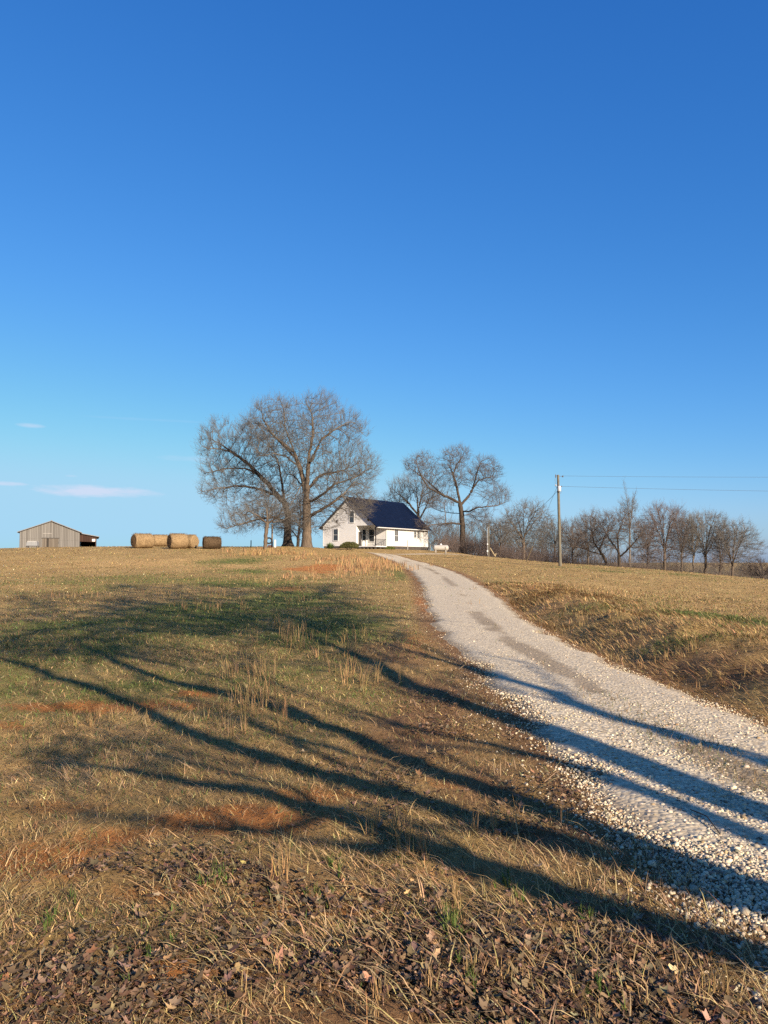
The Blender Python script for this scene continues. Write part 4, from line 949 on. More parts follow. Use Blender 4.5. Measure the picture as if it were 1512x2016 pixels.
def window(face, c, w_, z0, z1, bars=1):
    """face: 'front' wall at y = c[1] facing -y, 'side' wall at x = c[0] facing +x"""
    def bx(mb, a0, a1, d0, d1, zz0, zz1):
        if face == 'front': mb.box(c[0] + a0, c[0] + a1, c[1] - d1, c[1] - d0, zz0, zz1)
        else: mb.box(c[0] + d0, c[0] + d1, c[1] + a0, c[1] + a1, zz0, zz1)
    f = MB(); t = .09
    bx(f, -w_ / 2 - t, -w_ / 2, .002, .05, z0 - t, z1 + t); bx(f, w_ / 2, w_ / 2 + t, .002, .05, z0 - t, z1 + t)
    bx(f, -w_ / 2, w_ / 2, .002, .05, z1, z1 + t); bx(f, -w_ / 2 - .04, w_ / 2 + .04, .002, .075, z0 - t - .002, z0)
    zc = (z0 + z1) / 2; bx(f, -w_ / 2, w_ / 2, .016, .04, zc - .025, zc + .025)
    if bars > 1: bx(f, -.018, .018, .016, .035, z0, zc - .026); bx(f, -.018, .018, .016, .035, zc + .026, z1)
    o = f.build('window', TRIM, house); p_ = MB(); bx(p_, -w_ / 2, w_ / 2, .004, .014, z0, z1); p_.build('pane', GLASS, o); return o
window('front', (-7.15, 0), .82, 1.4, 3.05); window('front', (-4.25, 0), .8, 4.0, 5.65); MB().box(-7.05, -6.8, -.03, -.004, 3.95, 4.4).build('vent', UNDER, house)
MB().box(-1.45, -1.15, -.03, -.004, 4.15, 4.6).build('vent', UNDER, house)
window('side', (pA, 1.95), .85, 1.35, 3.0); window('front', (-2.6, pB), .9, 1.25, 3.0)
window('side', (0, 5.5), .85, 1.3, 2.95, 2); window('side', (0, 10.95), .62, 1.95, 2.9, 2); window('side', (0, 12.0), .62, 1.95, 2.9, 2)
dr_ = MB(); dr_.box(pA + .003, pA + .06, .35, .43, ZB, 2.7).box(pA + .003, pA + .06, 1.27, 1.35, ZB, 2.7).box(pA + .003, pA + .06, .43, 1.27, 2.62, 2.7)
do_ = dr_.build('door', TRIM, house); MB().box(pA + .004, pA + .035, .43, 1.27, ZB + .01, 2.62).build('door_leaf', mat('storm_door', (.05, .045, .042), .25, .2), do_)
MB().tube((pA + .035, 1.18, 1.5), (pA + .09, 1.18, 1.5), .03).build('handle', DARKM, do_)
MB().box(-4.15, -3.62, 8.2, 8.75, ZR - .6, ZR + .0).box(0, 0, 0, 0, 0, 0) if False else None
MB().tube((.06, 8.6, -.2), (.06, 8.6, 1.35), .03, .03, 8).tube((.06, 8.6, 1.35), (.06, 8.6, 1.6), .07, .07, 8).build('meter_conduit', mat('conduit_grey', (.32, .31, .3), .5, .1), house)
for bb in ((-HW - .03, -HW + .06, -.03, .06, ZB, ZE), (-.06, .02, HL - .06, HL + .03, ZB, ZE), (-.08, .02, pB - .02, pB + .06, ZB, ZE - .01)): MB().box(*bb).build('corner_board', TRIM, house)

# shrubs by the house
LEAFB = attr_mat('shrub_leaf', .6, .1, .3)
def leaf_shell(c, rx, ry, rz, n, size, cols, seed):
    g = np.random.default_rng(seed); u = norm(g.normal(0, 1, (n, 3))); u[:, 2] = np.abs(u[:, 2]) * 1.0 - .25 * (g.random(n) < .3)
    rad_ = g.random(n) ** .25; lump = 1 + .22 * (fbm(u[:, 0] * 2.3 + 5, u[:, 2] * 2.3 + u[:, 1] * 2, seed, 3) - .5) * 2
    p = np.asarray(c) + u * np.array([rx, ry, rz]) * (rad_ * lump)[:, None]
    a = norm(g.normal(0, 1, (n, 3)) + u * .6); b = norm(np.cross(a, g.normal(0, 1, (n, 3)))); s = size * g.uniform(.6, 1.3, n)
    v = np.stack([p - a * s[:, None], p + b * (s * .5)[:, None], p + a * s[:, None], p - b * (s * .5)[:, None]], 1).reshape(-1, 3)
    return v, np.arange(n)[:, None] * 4 + np.arange(4)[None], np.repeat(cols, 4, 0)
bx_, by_, _ = P(687, 1083, 105.5); bz_ = gz(bx_, by_)
bo = empty('boxwood_shrub', (bx_, by_, bz_)); tag(bo, 'rounded clipped evergreen shrub in front of the porch', 'shrub')
v, q, cc = leaf_shell((0, 0, .42), 1.28, .95, .68, 9000, .06, tint((.075, .075, .022), 9000, .35), 3); mesh_np('foliage', v, [q], LEAFB, bo, cc)
m_ = MB()
for i in range(9): a = i * .7; m_.tube((.1 * math.cos(a), .1 * math.sin(a), -.1), (.8 * math.cos(a), .6 * math.sin(a), .6), .03, .012, 6)
m_.build('stem', BARKD, bo)
yx, yy, _ = P(650, 1079, 107); yz = gz(yx, yy)
g = np.random.default_rng(8); n = 260; azv = g.uniform(0, 6.28, n); le = np.clip(g.normal(.75, .4, n), .05, 1.4)
yo = empty('yucca_plant', (yx, yy, yz)); tag(yo, 'spiky green yucca clump at the left corner of the house', 'plant')
hd = np.stack([np.cos(azv), np.sin(azv), 0 * azv], 1); t_ = (hd * np.sin(le)[:, None] + np.array([0, 0, 1]) * np.cos(le)[:, None]) * g.uniform(.7, 1.15, n)[:, None]
wv = np.stack([-np.sin(azv), np.cos(azv), 0 * azv], 1) * .035; b0 = hd * .12 * g.random(n)[:, None]
v = np.stack([b0 - wv * .6, b0 + wv * .6, b0 + t_ * .6 + wv, b0 + t_ * .6 - wv, b0 + t_ + np.array([0, 0, -.08])], 1).reshape(-1, 3); k = np.arange(n)[:, None] * 5
mesh_np('blades', v, [k + np.array([0, 1, 2, 3]), k + np.array([3, 2, 4])], LEAFB, yo, np.repeat(tint((.09, .14, .04), n, .3), 5, 0))
gx_, gy_, _ = P(768, 1082, 110.5); gzz = gz(gx_, gy_)
v, q, cc = leaf_shell((gx_, gy_, gzz + .1), .75, .4, .38, 1500, .05, tint((.12, .14, .03), 1500, .3), 5)
tag(mesh_np('low_shrub', v, [q], LEAFB, None, cc), 'small yellow-green plant against the long white wall', 'plant')

# ------------------------------------------------------------------ barn
def board_mat(name, c1, c2, pitch=.25):
    m, N, b, tc = new_mat(name)
    x = N.node('ShaderNodeSeparateXYZ', inp={0: tc}).outputs
    co = N.math('DIVIDE', N.math('ADD', x[0], N.math('MULTIPLY', x[1], 1.0)), pitch)
    idx = N.math('FLOOR', co); fr = N.math('FRACT', co)
    wn = N.node('ShaderNodeTexWhiteNoise', noise_dimensions='1D'); N.put(wn.inputs['W'], idx)
    n = N.noise(N.mapping(tc, (3, 3, .35)), 3, 6, .7)
    col = N.mix(N.math('ADD', N.math('MULTIPLY', wn.outputs[0], .6), N.math('MULTIPLY', n, .5)), c4(c2), c4(c1))
    gap = N.ramp(N.math('ADD', fr, N.math('MULTIPLY', N.math('SUBTRACT', wn.outputs[0], .5), .06)), [(.06, (.22, .2, .18, 1)), (.13, (1, 1, 1, 1)), (.93, (1, 1, 1, 1)), (1, (.5, .5, .5, 1))])
    N.put(b.inputs['Base Color'], N.mix(1.0, col, gap, 'MULTIPLY')); b.inputs['Roughness'].default_value = .9; b.inputs['Specular IOR Level'].default_value = .1
    N.put(b.inputs['Normal'], N.bump(n, .4, .02)); return m
GREYB = board_mat('weathered_boards', (.185, .177, .165), (.09, .084, .077), .28); REDB = board_mat('dark_red_boards', (.06, .034, .026), (.028, .017, .014), .3); TINR = mat('tin_roof', (.12, .115, .115), .5, .3, 3, .4)
DOORB = board_mat('door_boards', (.16, .14, .115), (.075, .062, .05), .22)
d_b = 140.0; b0 = P(39, 1078, d_b); bz0 = min(gz(b0[0], d_b), gz(b0[0] + 10, d_b + 3)) - .15
barn = empty('barn', (b0[0] - .1, d_b, bz0), R(21)); tag(barn, 'weathered grey board barn with low gable and open lean-to', 'barn')
sc_ = d_b / F; zt = lambda py: P(100, py, d_b)[2] - bz0
BW = 10.2; BX = 5.28; zE, zA = zt(1046.5), zt(1025.5); BL = 17.0
MB().add([(0,0,-.5),(BW,0,-.5),(BW,0,zE),(BX,0,zA),(0,0,zE),(0,.1,-.5),(BW,.1,-.5),(BW,.1,zE),(BX,.1,zA),(0,.1,zE)],
         [(0,1,2,3,4),(9,8,7,6,5),(0,5,6,1),(1,6,7,2),(2,7,8,3),(3,8,9,4),(4,9,5,0)]).build('wall', GREYB, barn)
MB().box(0, .1, .1, BL, -.5, zE).build('wall', GREYB, barn); MB().box(BW - .1, BW, .1, BL, -.5, zE).build('wall', REDB, barn)
MB().add([(.1,BL - .1,-.5),(BW - .1,BL - .1,-.5),(BW - .1,BL - .1,zE),(BX,BL - .1,zA),(.1,BL - .1,zE),(.1,BL,-.5),(BW - .1,BL,-.5),(BW - .1,BL,zE),(BX,BL,zA),(.1,BL,zE)],
         [(0,1,2,3,4),(9,8,7,6,5),(0,5,6,1),(1,6,7,2),(2,7,8,3),(3,8,9,4),(4,9,5,0)]).build('wall', GREYB, barn)
rb = MB()
for (xa_, za_), (xb_, zb_) in (((BX, zA), (-.42, zE - .2)), ((BX, zA), (BW + .35, zE - .16))):
    rb.add([(xa_, -.35, za_ + .02), (xb_, -.35, zb_ + .02), (xb_, BL + .3, zb_ + .02), (xa_, BL + .3, za_ + .02), (xa_, -.35, za_ + .16), (xb_, -.35, zb_ + .16), (xb_, BL + .3, zb_ + .16), (xa_, BL + .3, za_ + .16)],
           [(0,1,2,3),(7,6,5,4),(0,4,5,1),(1,5,6,2),(2,6,7,3),(3,7,4,0)])
brf = rb.build('roof', TINR, barn)
MB().prism_y([(BX - .22, zA + .08), (BX + .22, zA + .08), (BX, zA + .27)], -.37, BL + .32).build('ridge_cap', TINR, brf)
LW = 3.1; zl0, zl1, zlo = zt(1049), zt(1055.5), zt(1065)
lt = MB(); ly = .6
lt.add([(BW + .01, ly, zlo), (BW + LW - .15, ly, zlo - .1), (BW + LW - .15, ly, zl1 - .06), (BW + .01, ly, zl0 - .06), (BW + .01, ly + .08, zlo), (BW + LW - .15, ly + .08, zlo - .1), (BW + LW - .15, ly + .08, zl1 - .06), (BW + .01, ly + .08, zl0 - .06)],
       [(0,1,2,3),(7,6,5,4),(0,4,5,1),(1,5,6,2),(2,6,7,3),(3,7,4,0)])
lt.box(BW + LW - .35, BW + LW - .15, ly + .09, ly + .29, -.5, zl1 - .1).box(BW + LW - .23, BW + LW - .15, ly + .3, BL, -.5, zl1 - .1).box(BW + .01, BW + LW - .24, BL - .1, BL, -.5, zl1 - .1)
lean = lt.build('lean_to', REDB, barn)
MB().add([(BW + .02, .2, zl0), (BW + LW + .35, .2, zl1 - .02), (BW + LW + .35, BL, zl1 - .02), (BW + .02, BL, zl0), (BW + .02, .2, zl0 + .12), (BW + LW + .35, .2, zl1 + .1), (BW + LW + .35, BL, zl1 + .1), (BW + .02, BL, zl0 + .12)],
         [(0,1,2,3),(7,6,5,4),(0,4,5,1),(1,5,6,2),(2,6,7,3),(3,7,4,0)]).build('lean_to_roof', TINR, lean)
MB().box(BW + LW * .70, BW + LW * .88, ly - .03, ly - .005, zlo + .02, zlo + .5).build('white_board', TRIM, lean)
sx = lambda px: (px - 39.5) / 118 * BW
zd = zt(1059.5)
dl = MB().box(sx(83.5), sx(92.5), -.09, -.03, -.4, zd).build('door', DOORB, barn)
dr2 = MB().box(sx(96), sx(115.5), -.09, -.03, -.4, zd - .02).build('door', DOORB, barn)
MB().box(sx(92.6), sx(95.9), -.03, -.004, -.4, zd).build('door_gap_shade', UNDER, barn)  # dark strip standing in for the shade between the door leaves
MB().box(sx(82.5), sx(117), -.14, -.095, zd, zd + .13).box(sx(114.8), sx(115.6), -.13, -.095, zt(1070), zt(1066)).build('door_track', DARKM, barn)
wp = MB().box(sx(84.5), sx(102), -.03, -.004, zt(1050.0), zt(1049.2)).build('white_plank', mat('chalky_wood', (.26, .245, .225), .8, .3, 3), barn)
for bb in ((sx(40.5), sx(83), -.022, -.003, zt(1059.9), zt(1059.4)), (sx(117.5), sx(156), -.022, -.003, zt(1063), zt(1062.5))): MB().box(*bb).build('batten', GREYB, barn)
# pale stock feeder parked before the barn
fx = P(51, 1078, 134); fz0 = gz(fx[0], 134); fo = empty('stock_feeder', (fx[0], 134, fz0), R(8)); tag(fo, 'grey metal feeder with sloped white lid before the barn', 'feeder')
ft = 134 / F; W_ = 21 * ft; zf = lambda py: P(60, py, 134)[2] - fz0
MB().prism_y([(0, zf(1074.5)), (W_, zf(1074.5)), (W_ - .05, zf(1067)), (W_ - .25, zf(1066)), (.25, zf(1066)), (.05, zf(1068))], 0, 1.1).build('hopper', mat('galvanised', (.2, .205, .21), .45, .15, 4), fo, bevel=.03)
MB().box(-.05, W_ + .05, -.06, -.005, zf(1075.6), zf(1074.6)).box(0, .1, -.05, .05, -.2, zf(1075.7)).box(W_ - .1, W_, -.05, .05, -.2, zf(1075.7)).box(0, .1, 1.0, 1.1, -.2, zf(1074.6)).box(W_ - .1, W_, 1.0, 1.1, -.2, zf(1074.6)).build('stand', DARKM, fo)
MB().box(.2, W_ - .1, -.04, 1.14, zf(1066) + .005, zf(1066) + .06).build('lid', TRIM, fo)

# ------------------------------------------------------------------ round hay bales
def hay_mat(name, a, b_):
    m, N, b, tc = new_mat(name)
    n = N.noise(N.mapping(tc, (1.6, 5, 5)), 4, 8, .75, .6); n2 = N.noise(tc, 1.3, 4)
    col = N.mix(N.ramp(n, [(.34, (0, 0, 0, 1)), (.66, (1, 1, 1, 1))]), c4(b_), c4(a))
    col = N.mix(N.ramp(n2, [(.5, (0, 0, 0, 1)), (.75, (.6, .6, .6, 1))]), col, c4([x * .6 for x in b_]))
    N.put(b.inputs['Base Color'], col); b.inputs['Roughness'].default_value = .95; b.inputs['Specular IOR Level'].default_value = .05
    N.put(b.inputs['Normal'], N.bump(n, 1.0, .06)); return m
HAY = hay_mat('hay', (.31, .222, .122), (.16, .105, .055)); HAYD = hay_mat('weathered_hay', (.115, .078, .045), (.04, .028, .019)); HAYE = hay_mat('shaded_hay_end', (.19, .12, .06), (.075, .048, .027))  # end colour darkened to paint shade on faces turned from the sun
def bale(px, pyb, d, rad_, ln, rot, m, label, seed, end=None):
    x, y, _ = P(px, pyb, d); z = gz(x, y)
    o = empty('hay_bale', (x, y, z - .04), rot); tag(o, label, 'hay bale', 'round hay bales on the hilltop')
    g = np.random.default_rng(seed); nx, na = 26, 44; vs = []
    us = np.linspace(-1, 1, nx)
    for u in us:
        a = np.linspace(0, 2 * np.pi, na, endpoint=False); e = abs(u); rr = rad_ * (1 - .16 * max(0, (e - .72) / .28) ** 2.2)
        rr = rr * (1 + .09 * (fbm(np.cos(a) * 2 + u * 3 + seed, np.sin(a) * 2 + 3, seed, 3) - .5)) + .012 * g.random(na)
        zz = rad_ + rr * np.sin(a); zz = np.where(zz < .14, .14 * .3 + zz * .7, zz)      # settled underside
        vs.append(np.stack([np.full(na, u * ln / 2), rr * np.cos(a), zz * .975], 1))
    v = np.concatenate(vs); i = np.arange(nx - 1)[:, None] * na; j = np.arange(na)[None]
    q = np.stack([i + j, i + (j + 1) % na, i + na + (j + 1) % na, i + na + j], -1).reshape(-1, 4)
    n = 900; a = g.uniform(0, 6.28, n); u = g.uniform(-1, 1, n); p = np.stack([u * ln / 2, rad_ * .99 * np.cos(a), rad_ + rad_ * .97 * np.sin(a)], 1)
    dd = norm(np.stack([g.normal(0, .6, n), np.cos(a) * .35 - np.sin(a) * g.choice([-1, 1], n), np.sin(a) * .35 + np.cos(a) * g.choice([-1, 1], n)], 1)); L = g.uniform(.08, .25, n)
    s = seg_tubes(p, p + dd * L[:, None], np.full(n, .009), np.full(n, .004), dd, dd, 3)
    vv, qq = join([(v, q[:, ::-1]), s]); mesh_np('bale_roll', vv, [qq], m, o, smooth=True)
    for sgn in (-1, 1):                            # coiled end faces
        rs = np.linspace(0, 1, 10); ev_ = [];
        for r_ in rs:
            aa = np.linspace(0, 2 * np.pi, na, endpoint=False); ring = vs[0 if sgn < 0 else -1]
            c_ = np.array([sgn * (ln / 2 + .05), 0, rad_]); pt = c_ + (ring - c_) * r_; pt[:, 0] += sgn * .02 * np.sin(r_ * 40 + aa) * (r_ < .98) - 0
            ev_.append(pt)
        ev_ = np.concatenate(ev_); i2 = np.arange(9)[:, None] * na; q2 = np.stack([i2 + j, i2 + (j + 1) % na, i2 + na + (j + 1) % na, i2 + na + j], -1).reshape(-1, 4)
        mesh_np('bale_end', ev_, [q2 if sgn > 0 else q2[:, ::-1]], end or HAYE, o, smooth=True)
    return o
bale(281, 1078, 82, .82, 2.1, R(44), HAY, 'golden hay bale at the left end of the row, dark coiled end showing', 1)
bale(315, 1077, 92, .74, 1.8, R(26), HAY, 'golden hay bale set back behind its neighbours, mostly hidden', 2)
bale(350, 1079, 80.5, .82, 1.85, R(36), HAY, 'golden hay bale in front with a near-black shaded left end', 3)
bale(373, 1079, 82.6, .76, 1.5, R(-24), HAY, 'golden hay bale showing its swirled end face to the right', 4, HAY)
bale(417, 1079, 80.5, .68, 1.8, R(22), HAYD, 'dark weathered hay bale standing apart from the golden ones', 5)

# ------------------------------------------------------------------ utility poles and wires
POLEW = bark_mat('pole_wood', (.17, .155, .12), (.085, .075, .056)); GALV = mat('grey_metal', (.5, .5, .5), .4, .1); INS = mat('insulator', (.10, .09, .09), .3, .1); WHITEM = mat('white_enamel', (.45, .45, .45), .4, .05)
ux_, uy_, _ = P(1103, 1115, 75); uz_ = gz(ux_, uy_); s75 = 75 / F
up_ = empty('utility_pole', (ux_, uy_, uz_)); tag(up_, 'tall grey wooden utility pole with white transformer near its top', 'utility pole')
hp = lambda px, py, dy=0: P(px, py, 75 + dy) - np.array([ux_, uy_, uz_])
Hp = hp(1101, 935)[2]
MB().tube((0, 0, -.5), (-.09, 0, Hp), .165, .115, 16).build('pole', POLEW, up_, smooth=False)
tx = hp(1101, 962, -.33)
tr_ = MB().lathe([(.0, -.27), (.15, -.27), (.17, -.25), (.17, .2), (.15, .24), (.05, .27), (0, .27)], 20, 'z', tuple(tx)).build('transformer', WHITEM, up_, True)
MB().tube(tx + np.array([-.06, 0, .25]), tx + np.array([-.08, 0, .45]), .04, .03, 8).build('bushing', INS, tr_); MB().tube(tx + np.array([.07, .1, -.05]), tx + np.array([.07, .3, -.05]), .05, .05, 8).build('bracket', INS, tr_)
def fit(name, px, py, r_, h_, m):
    c = hp(px, py); o = MB().lathe([(0, -h_ / 2), (r_, -h_ / 2), (r_ * 1.15, -h_ * .2), (r_ * .7, 0), (r_ * 1.1, h_ * .2), (r_ * .6, h_ / 2), (0, h_ / 2)], 12, 'z', tuple(c)).tube(c, (c[0] * .0 - .08, 0, c[2] + .02), .018, .018, 6).build(name, m, up_)
fit('insulator', 1108, 937.8, .07, .16, INS); fit('insulator', 1105.5, 957.5, .05, .1, INS); fit('cutout', 1094, 937, .05, .30, INS); fit('arrester', 1094, 955.5, .06, .16, WHITEM); fit('arrester', 1098, 952.5, .045, .25, WHITEM)
for jw in ([(1094, 938), (1092.5, 944), (1094, 955)], [(1094, 957), (1096, 961), (1099, 960)], [(1096, 968), (1099, 972), (1104, 971), (1106, 966)]):
    MB().path([tuple(hp(*q_)) for q_ in jw], .012, 5).build('jumper_wire', INS, up_)
WIRE = mat('wire', (.06, .06, .065), .5, .1)
def wire(name, pts, r_, label, sag=0.0, n=24):
    a, b = np.array(pts[0], float), np.array(pts[1], float); L = [a + (b - a) * t - np.array([0, 0, sag * 4 * t * (1 - t)]) for t in np.linspace(0, 1, n)]
    tag(MB().path([tuple(p) for p in L], r_, 5).build(name, WIRE, None), label, 'wire', 'overhead wires')
A1 = P(1108, 937, 75); A2 = P(1105.5, 957.5, 75)
wire('overhead_wire', (A1, P(2300, 931, 75)), .010, 'upper overhead wire running right from the tall pole', .25)
wire('overhead_wire', (A2, P(2300, 969, 75)), .011, 'lower overhead wire running right from the tall pole', .30)
mp = P(962, 1096, 98); mz = gz(mp[0], 98)
wire('service_wire', (P(1097, 967, 75), P(963.5, 1034, 98)), .017, 'drooping service wire from the transformer to the braced pole', 1.3)
gp = P(1035, 1101, 84); gzp = gz(gp[0], 84)
gy0 = P(1097, 958, 75); gy1 = np.array([gp[0], 84, gzp])
wire('guy_wire', (gy0, gy1), .012, 'straight guy wire slanting from the tall pole to the field', 0)
t0 = gy1 + (gy0 - gy1) * .005; t1 = gy1 + (gy0 - gy1) * .23
tag(MB().tube(t0 - np.array([0, 0, .1]), t1, .05, .045, 8).build('guy_guard', mat('guard_plastic', (.24, .205, .14), .6, .1), None), 'pale slanting guard around the foot of the guy wire', 'guy guard')
# meter pole with timber brace
mo = empty('meter_pole', (mp[0], 98, mz)); tag(mo, 'short pale meter pole propped by a diagonal timber brace', 'utility pole')
hm = lambda px, py: P(px, py, 98) - np.array([mp[0], 98, mz])
LUM = mat('raw_lumber', (.30, .235, .14), .7, .12, 4)
MB().tube((0, 0, -.4), (.05, 0, hm(962, 1034)[2]), .085, .075, 12).build('pole', POLEW, mo)
MB().tube((-.15, -.14, .2), (-.12, -.14, hm(960, 1040)[2]), .022, .022, 8).tube((-.15, -.14, hm(960, 1040)[2]), (.0, -.14, hm(960, 1037)[2]), .03, .03, 8).build('conduit', WHITEM, mo)
mb_ = MB(); a = hm(964.5, 1079) ; b = hm(974, 1094.5); a[1] = b[1] = -.1
mb_.tube(a, b, .075, .075, 4).tube(b + np.array([0, 0, -.06]), hm(976.3, 1089.5) + np.array([0, -.1, 0]), .085, .085, 4).build('brace', LUM, mo)
for bb in ((-.24, -.08, -.26, -.12, hm(960, 1073)[2], hm(960, 1070)[2]), (-.26, -.08, -.26, -.12, hm(960, 1087)[2], hm(960, 1083)[2])): MB().box(*bb).build('meter_box', WHITEM, mo, bevel=.02)
wire('stub_wire', (P(964, 1030.5, 98), P(1000, 1029, 112)), .012, 'short level wire leaving the top of the braced pole', .1)

# ------------------------------------------------------------------ gas tank, posts, tyre and yard pieces
tp = P(868, 1087, 108); tz = gz(tp[0], 108); gt = empty('gas_tank', (tp[0], 108, tz), R(-6)); tag(gt, 'white horizontal propane tank on short legs beside the dark oak', 'gas tank')
rt, lt_ = .40, 2.2; zc = .28 + rt
prof = [(0, -lt_ / 2)] + [(rt * math.sin(t), -lt_ / 2 + .3 - .3 * math.cos(t)) for t in np.linspace(.2, math.pi / 2, 7)] + [(rt * math.sin(t), lt_ / 2 - .3 - .3 * math.cos(t)) for t in np.linspace(math.pi / 2, math.pi - .2, 7)] + [(0, lt_ / 2)]
TANK = mat('tank_paint', (.34, .32, .29), .4, .12, 3)
MB().lathe(prof, 28, 'x', (0, 0, zc)).build('tank_shell', TANK, gt, True)
MB().lathe([(.0, 0), (.16, 0), (.17, .12), (.12, .22), (0, .25)], 16, 'z', (0, 0, zc + rt - .03)).build('dome', WHITEM, gt, True)
for sx_ in (-.7, .7): MB().box(sx_ - .06, sx_ + .06, -.3, .3, -.2, zc - .25).build('leg', TANK, gt, bevel=.01)
def post(px, pyb, d, h_, r_, m, name, label, cat='post', square=False):
    x, y, _ = P(px, pyb, d); z = gz(x, y); o = MB()
    if square: o.box(-r_, r_, -r_, r_, -.3, h_).prism_y([(-r_, h_ + .001), (r_, h_ + .001), (0, h_ + .03)], -r_, r_)
    else: o.tube((0, 0, -.3), (.01, 0, h_), r_, r_ * .9, 10).lathe([(r_ * .9, h_), (r_ * .5, h_ + r_ * .4), (0, h_ + r_ * .5)], 10, 'z', (.01, 0, 0))
    b_ = o.build(name, m, None); b_.location = (x, y, z); tag(b_, label, cat); return b_
post(876.5, 1094, 96, 1.05, .055, POLEW, 'wooden_post', 'short wooden post standing in front of the white gas tank')
post(847, 1085, 121, .85, .05, mat('pale_post', (.3, .28, .24), .8, .1), 'fence_post', 'thin pale post beside the right end of the house')
post(494, 1076, 83, .78, .055, DARKM, 'steel_post', 'lone dark post between the dark bale and the slender tree')
post(541, 1078, 83.5, .78, .14, WHITEM, 'white_standpipe', 'short thick white pipe right of the hanging tyre', 'pipe')
pp = P(535.5, 1077, 84); 
post(535.5, 1077, 84, 2.5, .10, BARKP, 'tyre_post', 'pale weathered post that the black tyre hangs on')
ty = P(529.5, 1064.5, 83.8); tyre = empty('tyre', tuple(ty), R(10)); tag(tyre, 'black tyre hung upright beside the pale post', 'tyre')
RUB = mat('rubber', (.018, .017, .017), .7, .2, 10, bump=.4)
tm = MB(); nU, nV = 36, 12
vs = [((.30 + .085 * math.cos(b)) * math.cos(a), .09 * math.sin(b) * 1.1, (.30 + .085 * math.cos(b)) * math.sin(a)) for a in np.linspace(0, 2 * math.pi, nU, endpoint=False) for b in np.linspace(0, 2 * math.pi, nV, endpoint=False)]
tm.add(vs, [(i * nV + j, ((i + 1) % nU) * nV + j, ((i + 1) % nU) * nV + (j + 1) % nV, i * nV + (j + 1) % nV) for i in range(nU) for j in range(nV)])
tm.build('tyre_tread', RUB, tyre, True)
MB().tube((.25, 0, .2), (.42, .12, .2), .02).build('bracket', DARKM, tyre); MB().tube((.0, 0, -.25), (.33, .12, -.28), .02).build('bracket', DARKM, tyre)
rx_ = P(531, 1077, 83.6); ry_ = gz(rx_[0], 83.6)
ro = empty('red_crate', (rx_[0], 83.6, ry_)); ro.scale = (.7, .7, .7); tag(ro, 'small dark red crate on the ground under the tyre', 'crate')
cr_ = MB(); RED = mat('red_paint', (.06, .016, .013), .6, .2)
for zz in (.03, .16, .29): cr_.box(-.26, .26, -.2, -.18, zz, zz + .1).box(-.26, .26, .18, .2, zz, zz + .1).box(-.26, -.24, -.179, .179, zz, zz + .1).box(.24, .26, -.179, .179, zz, zz + .1)
cr_.build('slat_side', RED, ro); MB().box(-.238, .238, -.178, .178, .02, .04).build('crate_base', RED, ro)
hx2 = P(803, 1083, 113.5); 
post(803, 1083, 113.5, 1.25, .035, mat('yard_grey', (.26, .25, .23), .6, .1), 'yard_hydrant', 'thin grey hydrant pipe standing before the long white wall', 'hydrant')
# a stick on the gravel
st0, st1, st2 = hit(1360, 1612), hit(1392, 1630), hit(1418, 1658)
tag(MB().path([tuple(st0 + np.array([0, 0, .055])), tuple(st1 + np.array([0, 0, .07])), tuple(st2 + np.array([0, 0, .045]))], .0035, 6).build('fallen_stick', BARKD, None), 'thin dark stick lying on the near gravel', 'stick')
# ------------------------------------------------------------------ sky, sun, camera
w = bpy.data.worlds.new('World'); sc.world = w; w.use_nodes = True
N = NT(w.node_tree); bg = w.node_tree.nodes['Background']
sky = N.node('ShaderNodeTexSky'); sky.sky_type = 'NISHITA'; sky.sun_disc = False
sky.sun_elevation = SUN_EL; sky.sun_rotation = math.pi - SUN_AZ
sky.altitude = 250; sky.air_density = 1.0; sky.dust_density = .7; sky.ozone_density = 6
EXPO, SKYK = 1.2, .05
tcg = N.node('ShaderNodeTexCoord').outputs['Generated']
sep = N.node('ShaderNodeSeparateXYZ', inp={0: tcg}).outputs
az = N.math('ARCTAN2', sep[0], sep[1]); el = N.math('ARCSINE', sep[2])
def dirpx(px, py):
    d = ray(px, py); return math.atan2(d[0], d[1]), math.atan2(d[2], math.hypot(d[0], d[1]))
cn = N.noise(N.mapping(tcg, (30, 30, 140)), 1.0, 6, .6)
total = None
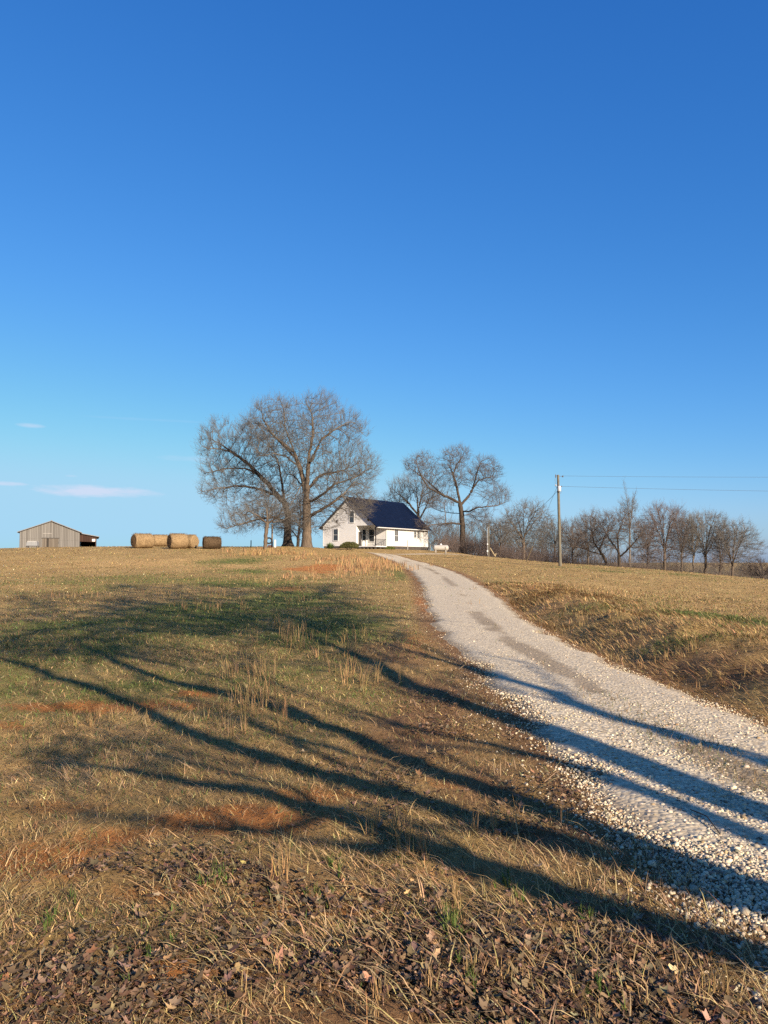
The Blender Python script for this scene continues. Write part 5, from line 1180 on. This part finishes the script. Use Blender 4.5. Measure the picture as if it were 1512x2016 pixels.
for px, py, rx, ry, k in [(185,967,115,13,1.0),(255,970,75,6,.5),(5,952,42,5,.75),(60,838,28,5,.42),(140,937,14,3,.4),(380,903,65,7,.2),(290,826,135,3,.08)]:
    a0, e0 = dirpx(px, py)
    q = N.math('ADD', N.math('POWER', N.math('ABSOLUTE', N.math('DIVIDE', N.math('SUBTRACT', az, a0), rx / F)), 2.0), N.math('POWER', N.math('ABSOLUTE', N.math('DIVIDE', N.math('SUBTRACT', el, e0), ry / F)), 2.0))
    m_ = N.math('MULTIPLY', N.math('ADD', N.math('SUBTRACT', 1.0, q), N.math('MULTIPLY', N.math('SUBTRACT', cn, .5), 2.2)), k, clamp=True)
    m_ = N.math('MINIMUM', m_, N.math('MULTIPLY', N.math('SUBTRACT', 1.7, q), k, clamp=True))
    total = m_ if total is None else N.math('MAXIMUM', total, m_)
sx_ = N.node('ShaderNodeSeparateColor', inp={0: sky.outputs[0]}).outputs
ch = [N.math('MULTIPLY', N.math('POWER', N.math('MULTIPLY', sx_[i], SKYK), pw), gn * 2 ** -EXPO / SKYK) for i, (pw, gn) in enumerate([(1.45, 6.6), (.97, 2.75), (.65, 2.1)])]   # per-channel grade shaping the sky colour
ch = [N.math('SMOOTH_MIN', ch[i], cap * 2 ** -EXPO / SKYK, .15 * 2 ** -EXPO / SKYK) for i, cap in enumerate((.39, .68, .90))]
sky_col = N.node('ShaderNodeCombineColor', inp={0: ch[0], 1: ch[1], 2: ch[2]}).outputs[0]
kc = 2 ** -EXPO / SKYK
col = N.mix(total, sky_col, (.62 * kc, .73 * kc, .92 * kc, 1))
N.put(bg.inputs['Color'], col); bg.inputs['Strength'].default_value = SKYK

sd_ = bpy.data.lights.new('sun', 'SUN'); sd_.energy = 5.0; sd_.angle = R(.45); sd_.color = (1.0, .83, .64)
so = bpy.data.objects.new('sun', sd_); COL.objects.link(so)
from mathutils import Vector
so.rotation_euler = Vector(SUN).to_track_quat('Z', 'Y').to_euler(); so.location = (20, -30, 30)

cd = bpy.data.cameras.new('camera'); cam = bpy.data.objects.new('camera', cd); COL.objects.link(cam)
cd.sensor_fit = 'VERTICAL'; cd.angle_y = 2 * math.atan(CY / F); cd.clip_start = .1; cd.clip_end = 12000
cam.location = CAM; cam.rotation_euler = (math.pi / 2 + PITCH, 0, 0)
sc.camera = cam
sc.view_settings.view_transform = 'Standard'; sc.view_settings.look = 'None'; sc.view_settings.exposure = EXPO; sc.view_settings.gamma = 1
sc.cycles.use_denoising = False
sc.cycles.max_bounces = 6; sc.cycles.diffuse_bounces = 3; sc.cycles.glossy_bounces = 2; sc.cycles.transparent_max_bounces = 6
